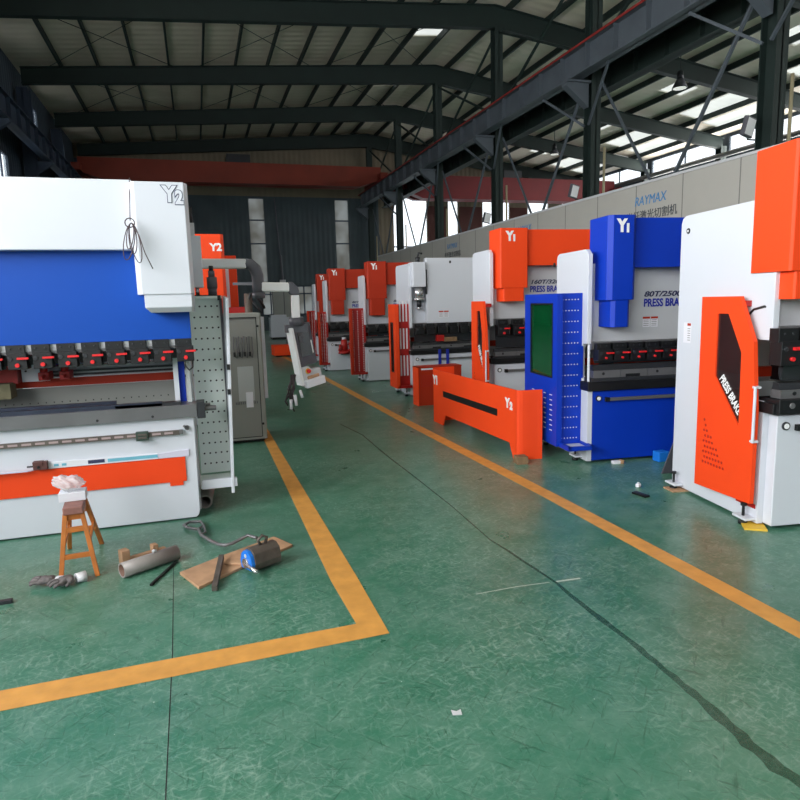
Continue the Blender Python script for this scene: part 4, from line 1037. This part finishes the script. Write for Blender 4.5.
wc = empty('wall_conduit', (5.25, 40.9, 3.), 0, 'thin conduit with a pale switch box on the dark far wall', 'conduit')
MB(GREYL).cyl((0, 0, .1), (-.25, 0, 5.), .035, n=8).cyl((0, 0, .1), (-.05, 0, 1.6), .07, n=8).build('conduit', None, wc)
MB(GREYW).box(-.18, .18, -.1, .08, -.25, .1).build('switch_box', None, wc)
# far clutter
rootless(MB(WHITE).box(-.75, .75, -.4, .4, .1, 1.0).box(-.7, .0, -.3, .3, 1.0, 1.12).m(BLACK).box(-.7, .7, -.35, .35, 0, .1), 'white_cabinet', 'low white cabinet far down the aisle in front of the back wall', 'cabinet', (3.95, 30.4, 0), 0, bevel=.01)
rootless(MB(ORANGE).box(-.45, .45, -.25, .25, .04, .36).m(DARK).box(-.4, .4, -.2, .2, 0, .04), 'parts_crate', 'small orange crate on the floor far down the aisle', 'crate', (2.62, 20.2, 0), .1, bevel=.01)
rootless(MB(GREYW).tube([(-.2, 0, .05), (-.1, .05, .16), (.05, 0, .22), (.16, -.05, .12), (.25, 0, .04)], .05, 8), 'rag_heap', 'heap of pale rags beside the small orange crate', 'rags', (2.95, 18.8, 0))
rootless(MB(GREYL).box(-.3, .3, -.3, .3, 0, .5).m(BLACK).box(-.2, .1, -.2, .2, .5, .75), 'motor_unit', 'dark motor unit far down the aisle behind the orange crate', 'motor', (3.6, 25., 0), .2, bevel=.02)

# ------------------------------------------------------------------ camera, light
cam = bpy.data.cameras.new('camera'); co = bpy.data.objects.new('camera', cam); COL.objects.link(co)
yaw, pit, rol = .3004, .1529, -.0273
F_ = Vector((math.sin(yaw), math.cos(yaw), 0)); R_ = Vector((math.cos(yaw), -math.sin(yaw), 0)); U_ = Vector((0, 0, 1))
F2 = F_*math.cos(pit)-U_*math.sin(pit); U2 = U_*math.cos(pit)+F_*math.sin(pit)
R3 = R_*math.cos(rol)+U2*math.sin(rol); U3 = -R_*math.sin(rol)+U2*math.cos(rol)
co.matrix_world = Matrix(((R3.x, U3.x, -F2.x, 0), (R3.y, U3.y, -F2.y, 0), (R3.z, U3.z, -F2.z, 1.6), (0, 0, 0, 1)))
cam.sensor_width = 36; cam.lens = 642/800*36; cam.clip_end = 300
SC.camera = co

w = bpy.data.worlds.new('sky'); SC.world = w; w.use_nodes = True
bg = w.node_tree.nodes['Background']
bg.inputs['Color'].default_value = (.90, .95, 1., 1); bg.inputs['Strength'].default_value = 2.6

def area(name, loc, rot, sx, sy, power, col=(1, 1, 1)):
    l = bpy.data.lights.new(name, 'AREA'); l.shape = 'RECTANGLE'; l.size = sx; l.size_y = sy; l.energy = power; l.color = col
    o = bpy.data.objects.new(name, l); COL.objects.link(o); o.location = loc; o.rotation_euler = rot; return o
# daylight through the left windows near the camera: sky light coming down plus added up-lights for the roof
for y, pw_ in ((-10.6, 260), (-4.6, 400), (1.4, 460), (7.4, 170), (13.4, 70)):
    area('window_and_fill_light', (XL-.1, y, 4.5), (0, math.radians(-85), 0), 4.4, 4.6, pw_, (.95, .98, 1))
    area('window_and_fill_light', (XL-.08, y, 4.5), (0, math.radians(-125), 0), 4.4, 4.6, pw_*1.8, (1, .98, .94))  # added fill lamp, aimed up to brighten the roof sheets
# daylight through the ribbon window below the right eave
for y in (4.4, 16.4, 28.4):
    area('ribbon_light', (XR+.1, y, 8.5), (0, math.radians(96), 0), 1.5, 11.4, 700, (1, .99, .96))

SC.view_settings.view_transform = 'Standard'; SC.view_settings.look = 'None'
SC.view_settings.gamma = 1; SC.view_settings.exposure = -.25; SC.view_settings.use_curve_mapping = False
